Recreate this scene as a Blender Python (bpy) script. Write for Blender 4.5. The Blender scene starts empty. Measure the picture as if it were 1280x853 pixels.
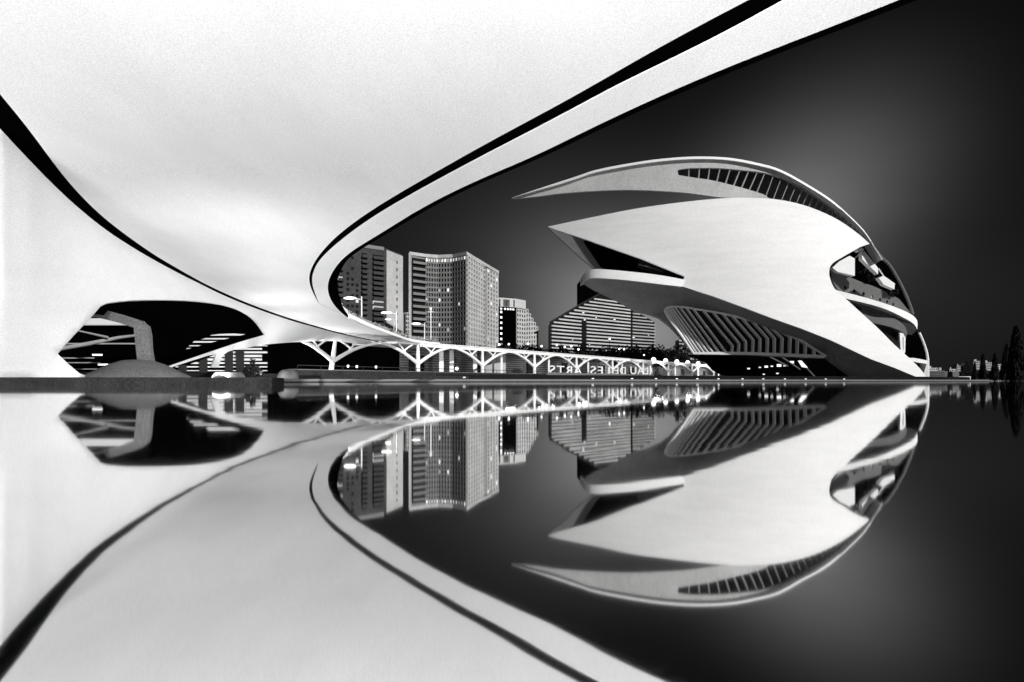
import bpy, bmesh, math, random
from math import sin, cos, pi, radians, sqrt
from mathutils import Vector, Matrix
from mathutils.geometry import delaunay_2d_cdt, tessellate_polygon
R = random.Random(7)
sc = bpy.context.scene
C = sc.collection

# ------------------------------------------------------------------ camera
CAMZ, F, HX, HY = 0.25, 800.0, 640.0, 476.0       # eye height (m), focal length, principal column and horizon row of the 1280 px frame
cam = bpy.data.cameras.new('camera'); camo = bpy.data.objects.new('camera', cam); C.objects.link(camo)
camo.location = (0, 0, CAMZ); camo.rotation_euler = (pi/2, 0, 0)
cam.sensor_width = 36; cam.lens = 36*F/1280; cam.shift_y = (HY-426.5)/1280
cam.clip_start = 0.05; cam.clip_end = 20000
sc.camera = camo

# ------------------------------------------------------------------ world: dusk sky, grey, with a lit patch of cloud behind the opera house
SUN_DIR = Vector((0.62, -0.70, 0.40)).normalized()
w = bpy.data.worlds.new("World"); sc.world = w; w.use_nodes = True
nt = w.node_tree; nt.nodes.clear()
def N(t, **k):
    n = nt.nodes.new(t)
    for a, b in k.items():
        if a == 'ins':
            for i, v in b.items(): n.inputs[i].default_value = v
        else: setattr(n, a, b)
    return n
def L(a, b): nt.links.new(a, b)
def M2(op, a, b=None, c=None):
    n = N('ShaderNodeMath', operation=op)
    for i, v in enumerate((a, b, c)):
        if v is None: continue
        if isinstance(v, (int, float)): n.inputs[i].default_value = v
        else: L(v, n.inputs[i])
    return n.outputs[0]
sky = N('ShaderNodeTexSky', sky_type='NISHITA', sun_disc=False)
sky.sun_elevation = math.asin(SUN_DIR.z); sky.sun_rotation = math.atan2(SUN_DIR.x, SUN_DIR.y)
bw = N('ShaderNodeRGBToBW'); L(sky.outputs[0], bw.inputs[0])
tc = N('ShaderNodeTexCoord'); sep = N('ShaderNodeSeparateXYZ'); L(tc.outputs['Generated'], sep.inputs[0])
az = M2('ARCTAN2', sep.outputs[0], sep.outputs[1]); el = M2('ARCSINE', sep.outputs[2])
def glow(a0, e0, sa, se, amp, tilt=0.0):
    da = M2('SUBTRACT', az, a0); de = M2('SUBTRACT', el, e0)
    if tilt: da = M2('ADD', da, M2('MULTIPLY', de, tilt))
    q = M2('ADD', M2('POWER', M2('ABSOLUTE', M2('DIVIDE', da, sa)), 2.0), M2('POWER', M2('ABSOLUTE', M2('DIVIDE', de, se)), 2.0))
    return M2('MULTIPLY', M2('EXPONENT', M2('MULTIPLY', q, -1.0)), amp)
g = 0.0045
for a in ((0.42, 0.25, 0.13, 0.115, 0.165, -0.35), (0.19, 0.06, 0.135, 0.14, 0.23, 0.3), (0.12, 0.17, 0.30, 0.17, 0.028), (0.56, 0.10, 0.2, 0.16, 0.010)):
    g = M2('ADD', g, glow(*a))
nz = N('ShaderNodeTexNoise', ins={'Scale': 3.0, 'Detail': 4.0, 'Roughness': 0.45})
mp = N('ShaderNodeMapping'); mp.inputs['Scale'].default_value = (0.5, 0.5, 2.6); mp.inputs['Rotation'].default_value = (0, radians(20), 0); L(tc.outputs['Generated'], mp.inputs[0]); L(mp.outputs[0], nz.inputs['Vector'])
g = M2('MULTIPLY', g, M2('ADD', M2('MULTIPLY', nz.outputs[0], 0.6), 0.70))
bg = N('ShaderNodeBackground', ins={'Strength': 0.10})
L(M2('MULTIPLY', M2('MULTIPLY', M2('POWER', bw.outputs[0], 0.25), 6.5), g), bg.inputs[0])
wo = N('ShaderNodeOutputWorld'); L(bg.outputs[0], wo.inputs[0])

sun = bpy.data.lights.new('sun', 'SUN'); sun.energy = 4.15; sun.angle = radians(0.6); sun.color = (1, 0.99, 0.98)
suno = bpy.data.objects.new('sun', sun); C.objects.link(suno); suno.rotation_euler = SUN_DIR.to_track_quat('Z', 'Y').to_euler()
# added unseen area lights, without fixtures, that brighten the underside of the bridge
def add_fill(x, y, z, tx, ty, tz, power, size=2.2):
    l = bpy.data.lights.new('unseen_fill', 'AREA'); l.energy = power*1.0; l.size = size; l.shape = 'DISK'
    o = bpy.data.objects.new('unseen_fill', l); C.objects.link(o); o.location = (x, y, z)
    o.rotation_euler = (Vector((x, y, z))-Vector((tx, ty, tz))).to_track_quat('Z', 'Y').to_euler()
FILLS = [(-6, -14, 0.6, -10, 35, 10, 37571),
      (38, 36, 0.6, -12, 48, 10, 29187),
      (4, -4, 0.5, -2, 16, 10, 3539),
      (-16.5, 35.2, 0.415, -12, 55, 10, 627),
      (-19, 35.2, 0.415, -10, 45, 10, 697),
      (-20.5, 52.5, 0.43, -19, 61, 10, 727),
      (-24, 61, 0.43, -22, 70, 9, 727),
      (-30, 76, 0.43, -22, 96, 8, 1741),
      (-26, 20, 0.5, -14, 30, 10, 1230),
      (-18.5, 48, 0.43, -19, 54, 10, 482),
      (-15.5, 41, 0.43, -14, 48, 10, 577),
      (-26, 67, 0.43, -22, 72, 9, 1152),
      (-36, 93, 0.43, -26, 100, 8, 8735),
      (95, 85, 0.6, -20, 85, 8, 8119)]
for f in FILLS: add_fill(*f)

#ENDLIGHTS
vs = sc.view_settings; vs.view_transform = 'Standard'; vs.look = 'None'; vs.exposure = 0; vs.gamma = 1; vs.use_curve_mapping = False
sc.cycles.caustics_reflective = False; sc.cycles.caustics_refractive = False
sc.cycles.max_bounces = 8; sc.cycles.glossy_bounces = 4; sc.cycles.diffuse_bounces = 3
sc.cycles.use_denoising = True; sc.cycles.sample_clamp_indirect = 6

# ------------------------------------------------------------------ helpers
def P(px, py, Y): return Vector(((px-HX)*Y/F, Y, CAMZ+(HY-py)*Y/F))
def lerp(a, b, t): return a+(b-a)*t
def interp(tab, x):
    if x <= tab[0][0]:
        (x0, y0), (x1, y1) = tab[0], tab[1]
        return y0
    for (x0, y0), (x1, y1) in zip(tab, tab[1:]):
        if x <= x1: return y0+(y1-y0)*(x-x0)/(x1-x0)
    return tab[-1][1]
def smooth(pts, n=6):
    """Catmull-Rom through an open list"""
    out = []
    for i in range(len(pts)-1):
        p0 = pts[max(i-1, 0)]; p1 = pts[i]; p2 = pts[i+1]; p3 = pts[min(i+2, len(pts)-1)]
        for k in range(n):
            t = k/n
            out.append(tuple(0.5*((2*b)+(-a+c)*t+(2*a-5*b+4*c-d)*t*t+(-a+3*b-3*c+d)*t**3) for a, b, c, d in zip(p0, p1, p2, p3)))
    out.append(tuple(pts[-1])); return out
def inside(poly, x, y):
    c = False; n = len(poly); j = n-1
    for i in range(n):
        xi, yi = poly[i]; xj, yj = poly[j]
        if (yi > y) != (yj > y) and x < (xj-xi)*(y-yi)/(yj-yi)+xi: c = not c
        j = i
    return c
def resample(poly, step):
    out = []; n = len(poly)
    for i in range(n):
        a = poly[i]; b = poly[(i+1) % n]; d = math.hypot(b[0]-a[0], b[1]-a[1])
        if d < 1e-6: continue
        m = max(1, int(d/step))
        for k in range(m): out.append((a[0]+(b[0]-a[0])*k/m, a[1]+(b[1]-a[1])*k/m))
    return out
def cdt(outline, holes=(), step=6.0):
    loops = [resample(outline, step)]+[resample(h, step) for h in holes]
    vs_ = []; es = []
    for lp in loops:
        b = len(vs_); vs_ += [Vector(p) for p in lp]; es += [(b+i, b+(i+1) % len(lp)) for i in range(len(lp))]
    x0 = min(p[0] for p in outline); x1 = max(p[0] for p in outline); y0 = min(p[1] for p in outline); y1 = max(p[1] for p in outline)
    k = 0; y = y0+step*.5
    while y < y1:
        x = x0+step*(.5 if k % 2 else 0.98)
        while x < x1:
            if inside(outline, x, y) and not any(inside(h, x, y) for h in holes):
                if all((p[0]-x)**2+(p[1]-y)**2 > (step*.42)**2 for lp in loops for p in lp): vs_.append(Vector((x, y)))
            x += step
        y += step*.87; k += 1
    v, e, f, *_ = delaunay_2d_cdt(vs_, es, [], 0, 1e-5)
    fo = []
    for t in f:
        cx = sum(v[i][0] for i in t)/len(t); cy = sum(v[i][1] for i in t)/len(t)
        if inside(outline, cx, cy) and not any(inside(h, cx, cy) for h in holes): fo.append(tuple(t))
    return [tuple(p) for p in v], fo

class MB:
    def __init__(s): s.v = []; s.f = []; s.off = {}
    def add(s, v, f):
        b = len(s.v); s.v += [Vector(p) for p in v]; s.f += [tuple(b+i for i in q) for q in f]
    def box(s, x0, y0, z0, x1, y1, z1):
        s.add([(x0,y0,z0),(x1,y0,z0),(x1,y1,z0),(x0,y1,z0),(x0,y0,z1),(x1,y0,z1),(x1,y1,z1),(x0,y1,z1)],
              [(0,3,2,1),(4,5,6,7),(0,1,5,4),(1,2,6,5),(2,3,7,6),(3,0,4,7)])
    def obox(s, o, u, n, a0, a1, d0, d1, z0, z1):
        """box along unit u, depth along unit n from o (all horizontal)"""
        pts = []
        for z in (z0, z1):
            for a, d in ((a0, d0), (a1, d0), (a1, d1), (a0, d1)):
                q = o+u*a+n*d; pts.append((q.x, q.y, z))
        s.add(pts, [(0,3,2,1),(4,5,6,7),(0,1,5,4),(1,2,6,5),(2,3,7,6),(3,0,4,7)])
    def prism(s, poly, z0, z1):
        n = len(poly); tr = tessellate_polygon([[Vector((p[0], p[1], 0)) for p in poly]])
        v = [(p[0], p[1], z0) for p in poly]+[(p[0], p[1], z1) for p in poly]
        f = [tuple(t) for t in tr]+[tuple(n+i for i in reversed(t)) for t in tr]
        f += [(i, (i+1) % n, n+(i+1) % n, n+i) for i in range(n)]
        s.add(v, f)
    def tube(s, pts, rad, n=8, cap=True):
        pts = [Vector(p) for p in pts]; rings = []
        for i, p in enumerate(pts):
            t = (pts[min(i+1, len(pts)-1)]-pts[max(i-1, 0)]).normalized()
            a = t.cross(Vector((0, 0, 1)))
            if a.length < .05: a = t.cross(Vector((1, 0, 0)))
            a.normalize(); b = t.cross(a)
            r = rad[i] if isinstance(rad, (list, tuple)) else rad
            rings.append([p+a*cos(2*pi*k/n)*r+b*sin(2*pi*k/n)*r for k in range(n)])
        v = [q for r in rings for q in r]; f = []
        for i in range(len(rings)-1):
            for k in range(n): f.append((i*n+k, i*n+(k+1) % n, (i+1)*n+(k+1) % n, (i+1)*n+k))
        if cap: f += [tuple(reversed(range(n))), tuple(range((len(rings)-1)*n, len(rings)*n))]
        s.add(v, f)
    def ball(s, c, r, seg=10, rin=6, sz=1.0, half=False):
        v = []; f = []; c = Vector(c)
        for i in range(rin+1):
            th = (pi/2 if half else pi)*i/rin
            for k in range(seg): v.append(c+Vector((sin(th)*cos(2*pi*k/seg)*r, sin(th)*sin(2*pi*k/seg)*r, cos(th)*r*sz)))
        for i in range(rin):
            for k in range(seg): f.append((i*seg+k, (i+1)*seg+k, (i+1)*seg+(k+1) % seg, i*seg+(k+1) % seg))
        s.add(v, f)
    def lathe(s, prof, seg=24, c=(0, 0, 0)):
        v = []; f = []
        for r, z in prof:
            for k in range(seg): v.append((c[0]+r*cos(2*pi*k/seg), c[1]+r*sin(2*pi*k/seg), c[2]+z))
        for i in range(len(prof)-1):
            for k in range(seg): f.append((i*seg+k, i*seg+(k+1) % seg, (i+1)*seg+(k+1) % seg, (i+1)*seg+k))
        s.add(v, f)
    def patch(s, outline, depth, thick, step=6.0, holes=()):
        """solid panel: outline in photo pixels, depth(px,py) its distance, thick its real thickness (m, away from the camera or callable)"""
        v, f = cdt(outline, holes, step)
        front = []; back = []
        for x, y in v:
            p = P(x, y, depth(x, y)); front.append(p)
            t = thick(x, y) if callable(thick) else thick
            back.append(p+(t if isinstance(t, Vector) else Vector((0, t, 0))))
        s.shell(front, back, f)
    def shell(s, front, back, f):
        n = len(front); ed = {}
        for t in f:
            for i in range(len(t)):
                a, b = t[i], t[(i+1) % len(t)]; ed[(a, b)] = 1
        side = [(a, b) for (a, b) in ed if (b, a) not in ed]
        s.add(front+back, list(f)+[tuple(n+i for i in reversed(t)) for t in f]+[(b, a, n+a, n+b) for a, b in side])
    def strip(s, A, B, thick):
        """band between two equally long world polylines, solid by vector thick"""
        n = len(A); fr = list(A)+list(B); f = [(i, i+1, n+i+1, n+i) for i in range(n-1)]
        s.shell([Vector(p) for p in fr], [Vector(p)+thick for p in fr], f)
    def build(s, name, mat, parent=None, sm=35):
        me = bpy.data.meshes.new(name); off = Vector((0, 0, 0)); q = parent
        while q is not None: off += q.location; q = q.parent
        me.from_pydata([v-off for v in s.v], [], s.f); me.update()
        bm = bmesh.new(); bm.from_mesh(me); bmesh.ops.remove_doubles(bm, verts=bm.verts, dist=1e-5)
        bmesh.ops.recalc_face_normals(bm, faces=bm.faces)
        if sm:
            for fc in bm.faces: fc.smooth = True
            for e in bm.edges:
                if len(e.link_faces) == 2 and e.calc_face_angle(0) > radians(sm): e.smooth = False
        bm.to_mesh(me); bm.free()
        me.materials.append(mat); o = bpy.data.objects.new(name, me); C.objects.link(o)
        if parent: o.parent = parent
        return o
def tag(o, label=None, cat=None, group=None, kind=None):
    if label: o['label'] = label
    if cat: o['category'] = cat
    if group: o['group'] = group
    if kind: o['kind'] = kind
    return o
def thing(name, label, cat, loc, group=None, rz=0):
    o = bpy.data.objects.new(name, None); C.objects.link(o); o.location = loc; o.rotation_euler = (0, 0, rz); o.empty_display_size = .3
    return tag(o, label, cat, group)
def copy_tree(o, parent=None):
    c = o.copy(); C.objects.link(c)
    if parent: c.parent = parent
    for ch in [x for x in C.objects if x.parent == o]: copy_tree(ch, c)
    return c

# ------------------------------------------------------------------ materials
def mat(name, g, rough=.7, var=0.0, scale=1.0, bump=0.0, bscale=20.0, spec=.3, emit=0.0, stretch=(1, 1, 1), fine=0.0, fscale=12.0, metal=0.0):
    m = bpy.data.materials.new(name); m.use_nodes = True; t = m.node_tree; b = t.nodes['Principled BSDF']
    b.inputs['Roughness'].default_value = rough; b.inputs['Specular IOR Level'].default_value = spec; b.inputs['Metallic'].default_value = metal
    c = (g, g, g, 1) if not isinstance(g, tuple) else g+(1,)
    b.inputs['Base Color'].default_value = c
    if emit:
        b.inputs['Emission Color'].default_value = (1, 1, 1, 1); b.inputs['Emission Strength'].default_value = emit
    if var or bump or fine:
        co = t.nodes.new('ShaderNodeTexCoord'); mp = t.nodes.new('ShaderNodeMapping'); t.links.new(co.outputs['Object'], mp.inputs[0]); mp.inputs['Scale'].default_value = stretch
    if var or fine:
        n = t.nodes.new('ShaderNodeTexNoise'); n.inputs['Scale'].default_value = scale; n.inputs['Detail'].default_value = 8; n.inputs['Roughness'].default_value = .6
        t.links.new(mp.outputs[0], n.inputs['Vector'])
        mr = t.nodes.new('ShaderNodeMapRange'); mr.inputs[1].default_value = .25; mr.inputs[2].default_value = .75
        mr.inputs[3].default_value = 1-var; mr.inputs[4].default_value = 1+var; mr.clamp = False; t.links.new(n.outputs[0], mr.inputs[0])
        out = mr.outputs[0]
        if fine:
            n2 = t.nodes.new('ShaderNodeTexNoise'); n2.inputs['Scale'].default_value = fscale; n2.inputs['Detail'].default_value = 3
            t.links.new(co.outputs['Object'], n2.inputs['Vector'])
            m3 = t.nodes.new('ShaderNodeMapRange'); m3.inputs[1].default_value = .25; m3.inputs[2].default_value = .75; m3.inputs[3].default_value = 1-fine; m3.inputs[4].default_value = 1+fine; m3.clamp = False
            t.links.new(n2.outputs[0], m3.inputs[0]); mm = t.nodes.new('ShaderNodeMath'); mm.operation = 'MULTIPLY'
            t.links.new(out, mm.inputs[0]); t.links.new(m3.outputs[0], mm.inputs[1]); out = mm.outputs[0]
        mu = t.nodes.new('ShaderNodeMath'); mu.operation = 'MULTIPLY'; mu.inputs[1].default_value = c[0]; mu.use_clamp = True
        t.links.new(out, mu.inputs[0]); t.links.new(mu.outputs[0], b.inputs['Base Color'])
    if bump:
        nb = t.nodes.new('ShaderNodeTexNoise'); nb.inputs['Scale'].default_value = bscale; nb.inputs['Detail'].default_value = 5; t.links.new(mp.outputs[0], nb.inputs['Vector'])
        bu = t.nodes.new('ShaderNodeBump'); bu.inputs['Strength'].default_value = bump; bu.inputs['Distance'].default_value = .05
        t.links.new(nb.outputs[0], bu.inputs['Height']); t.links.new(bu.outputs[0], b.inputs['Normal'])
    return m
M = {}
M['soffit'] = mat('white_concrete_soffit', .80, .8, .06, .35, .25, 12, fine=.22, fscale=22, stretch=(1, .35, 1))
M['shell'] = mat('white_trencadis', .85, .6, .06, .2, .12, 3, fine=.05, fscale=1.5, stretch=(.5, .5, 3))
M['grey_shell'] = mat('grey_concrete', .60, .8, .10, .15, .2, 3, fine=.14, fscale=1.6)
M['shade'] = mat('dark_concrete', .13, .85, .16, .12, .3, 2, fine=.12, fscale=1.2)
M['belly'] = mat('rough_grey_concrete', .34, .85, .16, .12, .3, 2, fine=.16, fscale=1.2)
M['black'] = mat('black_recess', .001, 1, spec=0)  # near-black; used for black parts and to paint shade in gaps
M['dark'] = mat('dark_metal', .02, .6, spec=.2)
M['glass'] = mat('dark_glass', .012, .15, spec=.4)
M['rib'] = mat('painted_ribs', .82, .5, .05, .5)
M['quay'] = mat('quay_concrete', .028, 1, .35, 1.2, .4, 8, fine=.5, fscale=9, spec=.0)
M['kerb'] = mat('pale_stone_kerb', .14, .8, .15, .8, fine=.1)
M['ground'] = mat('dark_paving', .012, 1, .3, .2, fine=.2, spec=.0)
M['dim'] = mat('dim_concrete', .06, 1, .2, .8, fine=.2, spec=.05)
M['pillar'] = mat('pillar_concrete', .11, .95, .15, .8, .4, 10, fine=.35, fscale=9, spec=.1)
M['white'] = mat('white_paint', .82, .5, .03, .6)
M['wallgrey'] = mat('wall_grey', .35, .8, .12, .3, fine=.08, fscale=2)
M['lamp'] = mat('lit_lamp', .9, .5, emit=2.6)
M['glowpane'] = mat('lit_window', .6, .5, emit=1.15)
M['glowmid'] = mat('half_lit_window', .5, .5, emit=.8)
M['glowdim'] = mat('dim_lit_window', .4, .5, emit=.35)
M['leaf'] = mat('dark_foliage', .014, .8, .4, .6, spec=.1)
M['leafpale'] = mat('pale_foliage', .4, .8, .6, 3, spec=.1)
M['bark'] = mat('bark', .04, .9)
M['tower'] = mat('brown_brick', .045, .9, .35, .12, fine=.3, fscale=1.2)
M['towerlite'] = mat('pale_brick', .5, .85, .2, .08, fine=.2, fscale=1.5)
M['towergrid'] = mat('grey_precast', .2, .8, .12, .1)
M['pane'] = mat('window_pane', .012, .2, spec=.4)

# water: a still basin photographed long, near mirror with a very fine slur
wm = bpy.data.materials.new('still_water'); wm.use_nodes = True; t = wm.node_tree; b = t.nodes['Principled BSDF']
b.inputs['Base Color'].default_value = (.89, .89, .89, 1); b.inputs['Metallic'].default_value = 1; b.inputs['Roughness'].default_value = .031
co = t.nodes.new('ShaderNodeTexCoord'); mp = t.nodes.new('ShaderNodeMapping'); mp.inputs['Scale'].default_value = (.25, 1.6, 1); t.links.new(co.outputs['Object'], mp.inputs[0])
nb = t.nodes.new('ShaderNodeTexNoise'); nb.inputs['Scale'].default_value = 1.1; nb.inputs['Detail'].default_value = 3; t.links.new(mp.outputs[0], nb.inputs['Vector'])
bu = t.nodes.new('ShaderNodeBump'); bu.inputs['Strength'].default_value = .022; bu.inputs['Distance'].default_value = .02
t.links.new(nb.outputs[0], bu.inputs['Height']); t.links.new(bu.outputs[0], b.inputs['Normal'])
M['water'] = wm

# ------------------------------------------------------------------ ground, water
mb = MB(); mb.add([(-900, -500, 0), (1200, -500, 0), (1200, 900, 0), (-900, 900, 0)], [(0, 1, 2, 3)])
tag(mb.build('water', M['water'], sm=0), kind='structure')
SH = [(-12.3, 33.0), (-12.7, 35.0), (-15, 42), (-20.3, 54), (-30, 78), (-34, 95), (-20, 106), (10, 121), (60, 148), (127, 178), (150, 205), (200, 300), (420, 560), (1200, 700)]
shore = smooth(SH, 4)
land = [(-60, 33.0), (-35, 33.0)]+shore+[(8000, 900), (8000, 9000), (-8000, 9000), (-8000, 33)]
mb = MB(); mb.prism(land, -1.2, .40); tag(mb.build('ground', M['ground'], sm=0), kind='structure')
# near quay platform (textured concrete) on top of the ground sheet
mb = MB(); mb.prism([(-60, 32.9), (-35, 32.9), (-12.35, 32.9), (-12.6, 33.4), (-13.2, 34.6), (-60, 34.6)], -1.0, .42)
mb.build('quay', M['quay'], sm=0)['kind'] = 'structure'
mb = MB(); k0 = shore[16:]
for a, b_ in zip(k0, k0[1:]):
    a = Vector((a[0], a[1])); b_ = Vector((b_[0], b_[1])); u = (b_-a).normalized(); n = Vector((-u.y, u.x))
    L_ = (b_-a).length
    mb.obox(Vector((a.x, a.y, 0)), Vector((u.x, u.y, 0)), Vector((n.x, n.y, 0)), -.02, L_+.02, -.06, .40, .12, .50)
tag(mb.build('kerb', M['kerb'], sm=0), kind='structure')

# ------------------------------------------------------------------ the road bridge overhead
def ZB(Y):
    t = min(max((Y-24)/94, 0), 1); t = t*t*(3-2*t)
    return 10.0-3.0*t
def onB(px, py, dz=0.0):
    """point of the photo on the underside height field of the bridge"""
    lo, hi = 2.0, 400.0
    s = (HY-py)/F
    for _ in range(50):
        m = (lo+hi)/2
        if ZB(m)+dz-CAMZ-s*m > 0: lo = m
        else: hi = m
    return (px-HX)*lo/F, lo
G_in = [(936,0),(858,40.6),(780,84.4),(700,131),(619,173),(518,231),(485,250),(451,272),(430,288),(411,304.5),(393,326.5),(385.5,345),(387.5,360),(398,379)]
G_out = [(981.6,0),(874,59),(780,101.5),(700,146),(625,184),(540,229),(502.7,250),(465,272),(429,298),(404,320),(394.6,332.6),(389.7,346.7),(390.5,359),(398.3,378.6)]
E_in = [(1124,0),(1030,37.5),(895.6,89),(780,140.6),(700,180),(655,201.5),(596,225.5),(530,258),(486,286),(461,301),(434,317.7),(421,331.7),(411,348),(409,362),(413,376),(423,389),(435,398)]
E_tail = [(445,402.5),(460,409),(475,414.5),(495,421.5),(512,427),(530,430),(550,432)]
S_up = [(0,118),(34,158.5),(70,209),(96,240),(130,274),(166,300),(194,320),(225,337.5),(250,352),(282,367.5),(319,383),(363,398.5),(396,408),(430,417.3),(465,425)]
S_lo = [(0,161),(37,200.6),(76,240),(110,270),(141,293.5),(180,318),(220,340),(250,355),(280,369.7),(319,385.6),(363,400.7),(396,410),(430,418.8),(465,426.2)]
def back_ext(pts, ext): return ext+pts
def W2(pts, n=5, dz=0.0): return smooth([onB(x, y, dz) for x, y in pts], n)
def line_b(pts, turn):
    """smooth line on the underside, carried on straight (slowly turning) over and behind the camera"""
    q = smooth([onB(*p) for p in pts], 5)
    for _ in range(14): q = [q[0]]+[tuple((a+2*b+c)/4 for a, b, c in zip(q[i-1], q[i], q[i+1])) for i in range(1, len(q)-1)]+[q[-1]]
    d = Vector(q[0])-Vector(q[4]); d.normalize(); p = Vector(q[0]); out = []
    for k in range(16):
        p = p+d*2.6; d = Matrix.Rotation(radians(turn), 2) @ d; out.append(tuple(p))
    return out[::-1]+q
gi = line_b(G_in, .8); go = line_b(G_out, .8); ei = line_b(E_in, .8)
et = smooth([onB(*p) for p in E_in[-1:]+E_tail], 4)
su = line_b(S_up, -.6); sl = line_b(S_lo, -.6)
bridge = thing('road_bridge', 'long white concrete bridge sweeping overhead from the left above the water', 'bridge', (-25, 40, .4))
def slab(outline, z, thick, step, mat_, name, parent, dz=0.0):
    v, f = cdt(outline, (), step)
    fr = [Vector((x, y, z(y)+dz)) for x, y in v]; m = MB(); m.shell(fr, [p+Vector((0, 0, thick)) for p in fr], f)
    return m.build(name, mat_, parent, sm=30)
slab(gi+et[1:]+su[::-1], ZB, .5, 2.2, M['soffit'], 'deck', bridge)
slab(go+ei[::-1], ZB, 1.0, 2.0, M['soffit'], 'fascia_beam', bridge, .0)
# black strip painting the shade in the groove between deck and fascia
def ribbon(A, B, dz, thick, name, mat_, parent):
    n = min(len(A), len(B))
    m = MB(); m.strip([Vector((x, y, ZB(y)+dz)) for x, y in A[:n]], [Vector((x, y, ZB(y)+dz)) for x, y in B[:n]], Vector((0, 0, thick)))
    return m.build(name, mat_, parent)
ribbon(gi, go, .03, .5, 'groove_shade', M['black'], bridge)
ribbon(sl, su[:len(sl)], .02, .5, 'shadow_gap', M['black'], bridge)  # black strip painted for the shade between deck and pier
# dark steel edge rail just outside the fascia
def offset(poly, d):
    out = []
    for i, p in enumerate(poly):
        a = poly[max(i-1, 0)]; b_ = poly[min(i+1, len(poly)-1)]; dx, dy = b_[0]-a[0], b_[1]-a[1]; l = math.hypot(dx, dy) or 1
        dd = d(i/(len(poly)-1)) if callable(d) else d
        out.append((p[0]-dy/l*dd, p[1]+dx/l*dd))
    return out
e_all = ei+et[1:]
eo = offset(ei, lambda t: -(.45+.45*min(1, max(0, t-.72)/.12))*min(1, (1.002-t)/.10))
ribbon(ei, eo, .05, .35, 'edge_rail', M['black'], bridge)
ra = offset(et, -.02); rb = offset(et, -.30); fr = [Vector((x, y, ZB(y)+.02)) for x, y in ra+rb]; n_ = len(ra)
mb = MB(); mb.shell(fr, [p+Vector((0, 0, .14+.36*(1-(i_ % n_/(n_-1))**2))) for i_, p in enumerate(fr)], [(k, k+1, n_+k+1, n_+k) for k in range(n_-1)])
mb.build('edge_kerb', M['soffit'], bridge)
# pier shell on the left, leaning out of the ground up to the deck, with its big opening
YT = [(-500, 19.0), (-200, 21.5), (0, 24.7), (100, 33.6), (150, 44.6), (200, 52), (220, 57), (280, 70), (319, 83), (363, 90), (396, 95), (430, 101), (472, 109)]
YT = [(-500, 8.5), (-200, 14.2)]+[(x, onB(x, y)[1]) for x, y in S_lo]+[(475, 113)]
YBt = [(-500, 33.4), (-100, 34.2), (0, 35.2), (100, 39), (170, 44), (230, 50), (270, 60), (300, 68), (340, 82), (400, 96), (475, 112)]
sl_px = [(-500, -420), (-200, -75)]+S_lo
def ytop(px): return interp(sl_px, px)
BOT = [(-500, 468), (0, 470.5), (100, 469), (215, 466), (232, 458), (264.5, 459), (283, 444), (331, 431), (370, 428), (415, 426.5), (445, 430), (475, 431)]
def Dshell(px, py):
    a = interp(YT, px); b_ = interp(YBt, px); y0 = ytop(px); y1 = 470 if px < 283 else interp(BOT, px)+.5
    t = min(max((py-y0)/max(y1-y0, 1), 0), 1)
    return lerp(a, b_, t**1.25)
HOLE = smooth([(71.4,442),(90,421),(113.6,396),(125.6,382)], 4)+smooth([(125.6,382),(133,379),(143,377.5),(169,375.3),(213,375),(248,377),(279,381.4),(300.6,388.4),(318,400.5),(331,418.6)], 4)[1:]+\
       [(300,427.5),(264,439.5),(217.5,455.5),(200,462),(160,470.5),(107,469.5)]+smooth([(99.4,467),(85,455),(71.4,442)], 3)[:-1]
outline = [(-500, -420), (-200, -75)]+smooth(S_lo, 4)+[(475,429.5),(470,431.5)]+smooth([(445,429.5),(415,426.2),(370,427.6),(331,431),(309.6,434.8),(296.7,436.7),(286,439.5)], 4)+\
       [(280.6,443),(277,447.5),(273,459.5),(264,459.5),(270,443.5),(262,444.2),(240,451),(217,458.5),(205,463.5),(165,473),(90,473),(0,473),(-200,474),(-500,476)]
mb = MB(); mb.patch(outline, Dshell, lambda x, y: Vector((-.35, .55, 0)), step=9, holes=[HOLE])
pier = mb.build('pier_shell', M['soffit'], bridge, sm=40)
# chamber behind the opening, its shade painted black: ceiling and thick lower strut
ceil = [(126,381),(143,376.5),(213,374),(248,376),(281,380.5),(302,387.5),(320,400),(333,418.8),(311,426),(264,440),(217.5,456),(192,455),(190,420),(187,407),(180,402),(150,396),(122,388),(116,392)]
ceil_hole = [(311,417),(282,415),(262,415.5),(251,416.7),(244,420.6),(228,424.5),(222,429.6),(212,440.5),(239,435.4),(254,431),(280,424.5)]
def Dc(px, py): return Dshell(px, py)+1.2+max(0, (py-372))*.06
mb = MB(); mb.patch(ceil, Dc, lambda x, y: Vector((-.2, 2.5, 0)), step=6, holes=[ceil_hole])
mb.build('chamber_shade', M['black'], bridge, sm=40)
pil = [(119,388),(126,386.5),(150,393),(175,401),(184,408),(186.5,420),(187.5,438),(190,452),(190,462),(172,462),(171,447),(168.5,425),(167,410),(150,404),(125,398),(113,395.5)]
mb = MB(); mb.patch(pil, lambda x, y: 42.5+(x-113)*.02, .4, step=6); mb.build('inner_pillar', M['pillar'], bridge)
# mound the pier stands on
mb = MB(); c = P(172, 470, 42.0)
mb.lathe([(3.4, -.3), (3.1, .13), (2.4, .48), (1.6, .90), (.9, 1.15), (.3, 1.2), (0.001, 1.2)], 40, (c.x, c.y, .42))
tag(mb.build('footing_mound', M['pillar'], None), 'low rounded concrete mound under the bridge pier opening', 'mound')
mb = MB(); c2 = P(108, 469, 40.2); c1 = P(168, 453.5, 40.9)
mb.tube([c2, lerp(c2, c1, .5)+Vector((0, 0, .08)), c1], [.05, .09, .05], 6)
mb.build('pier_shell_rim', M['soffit'], bridge)

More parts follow.
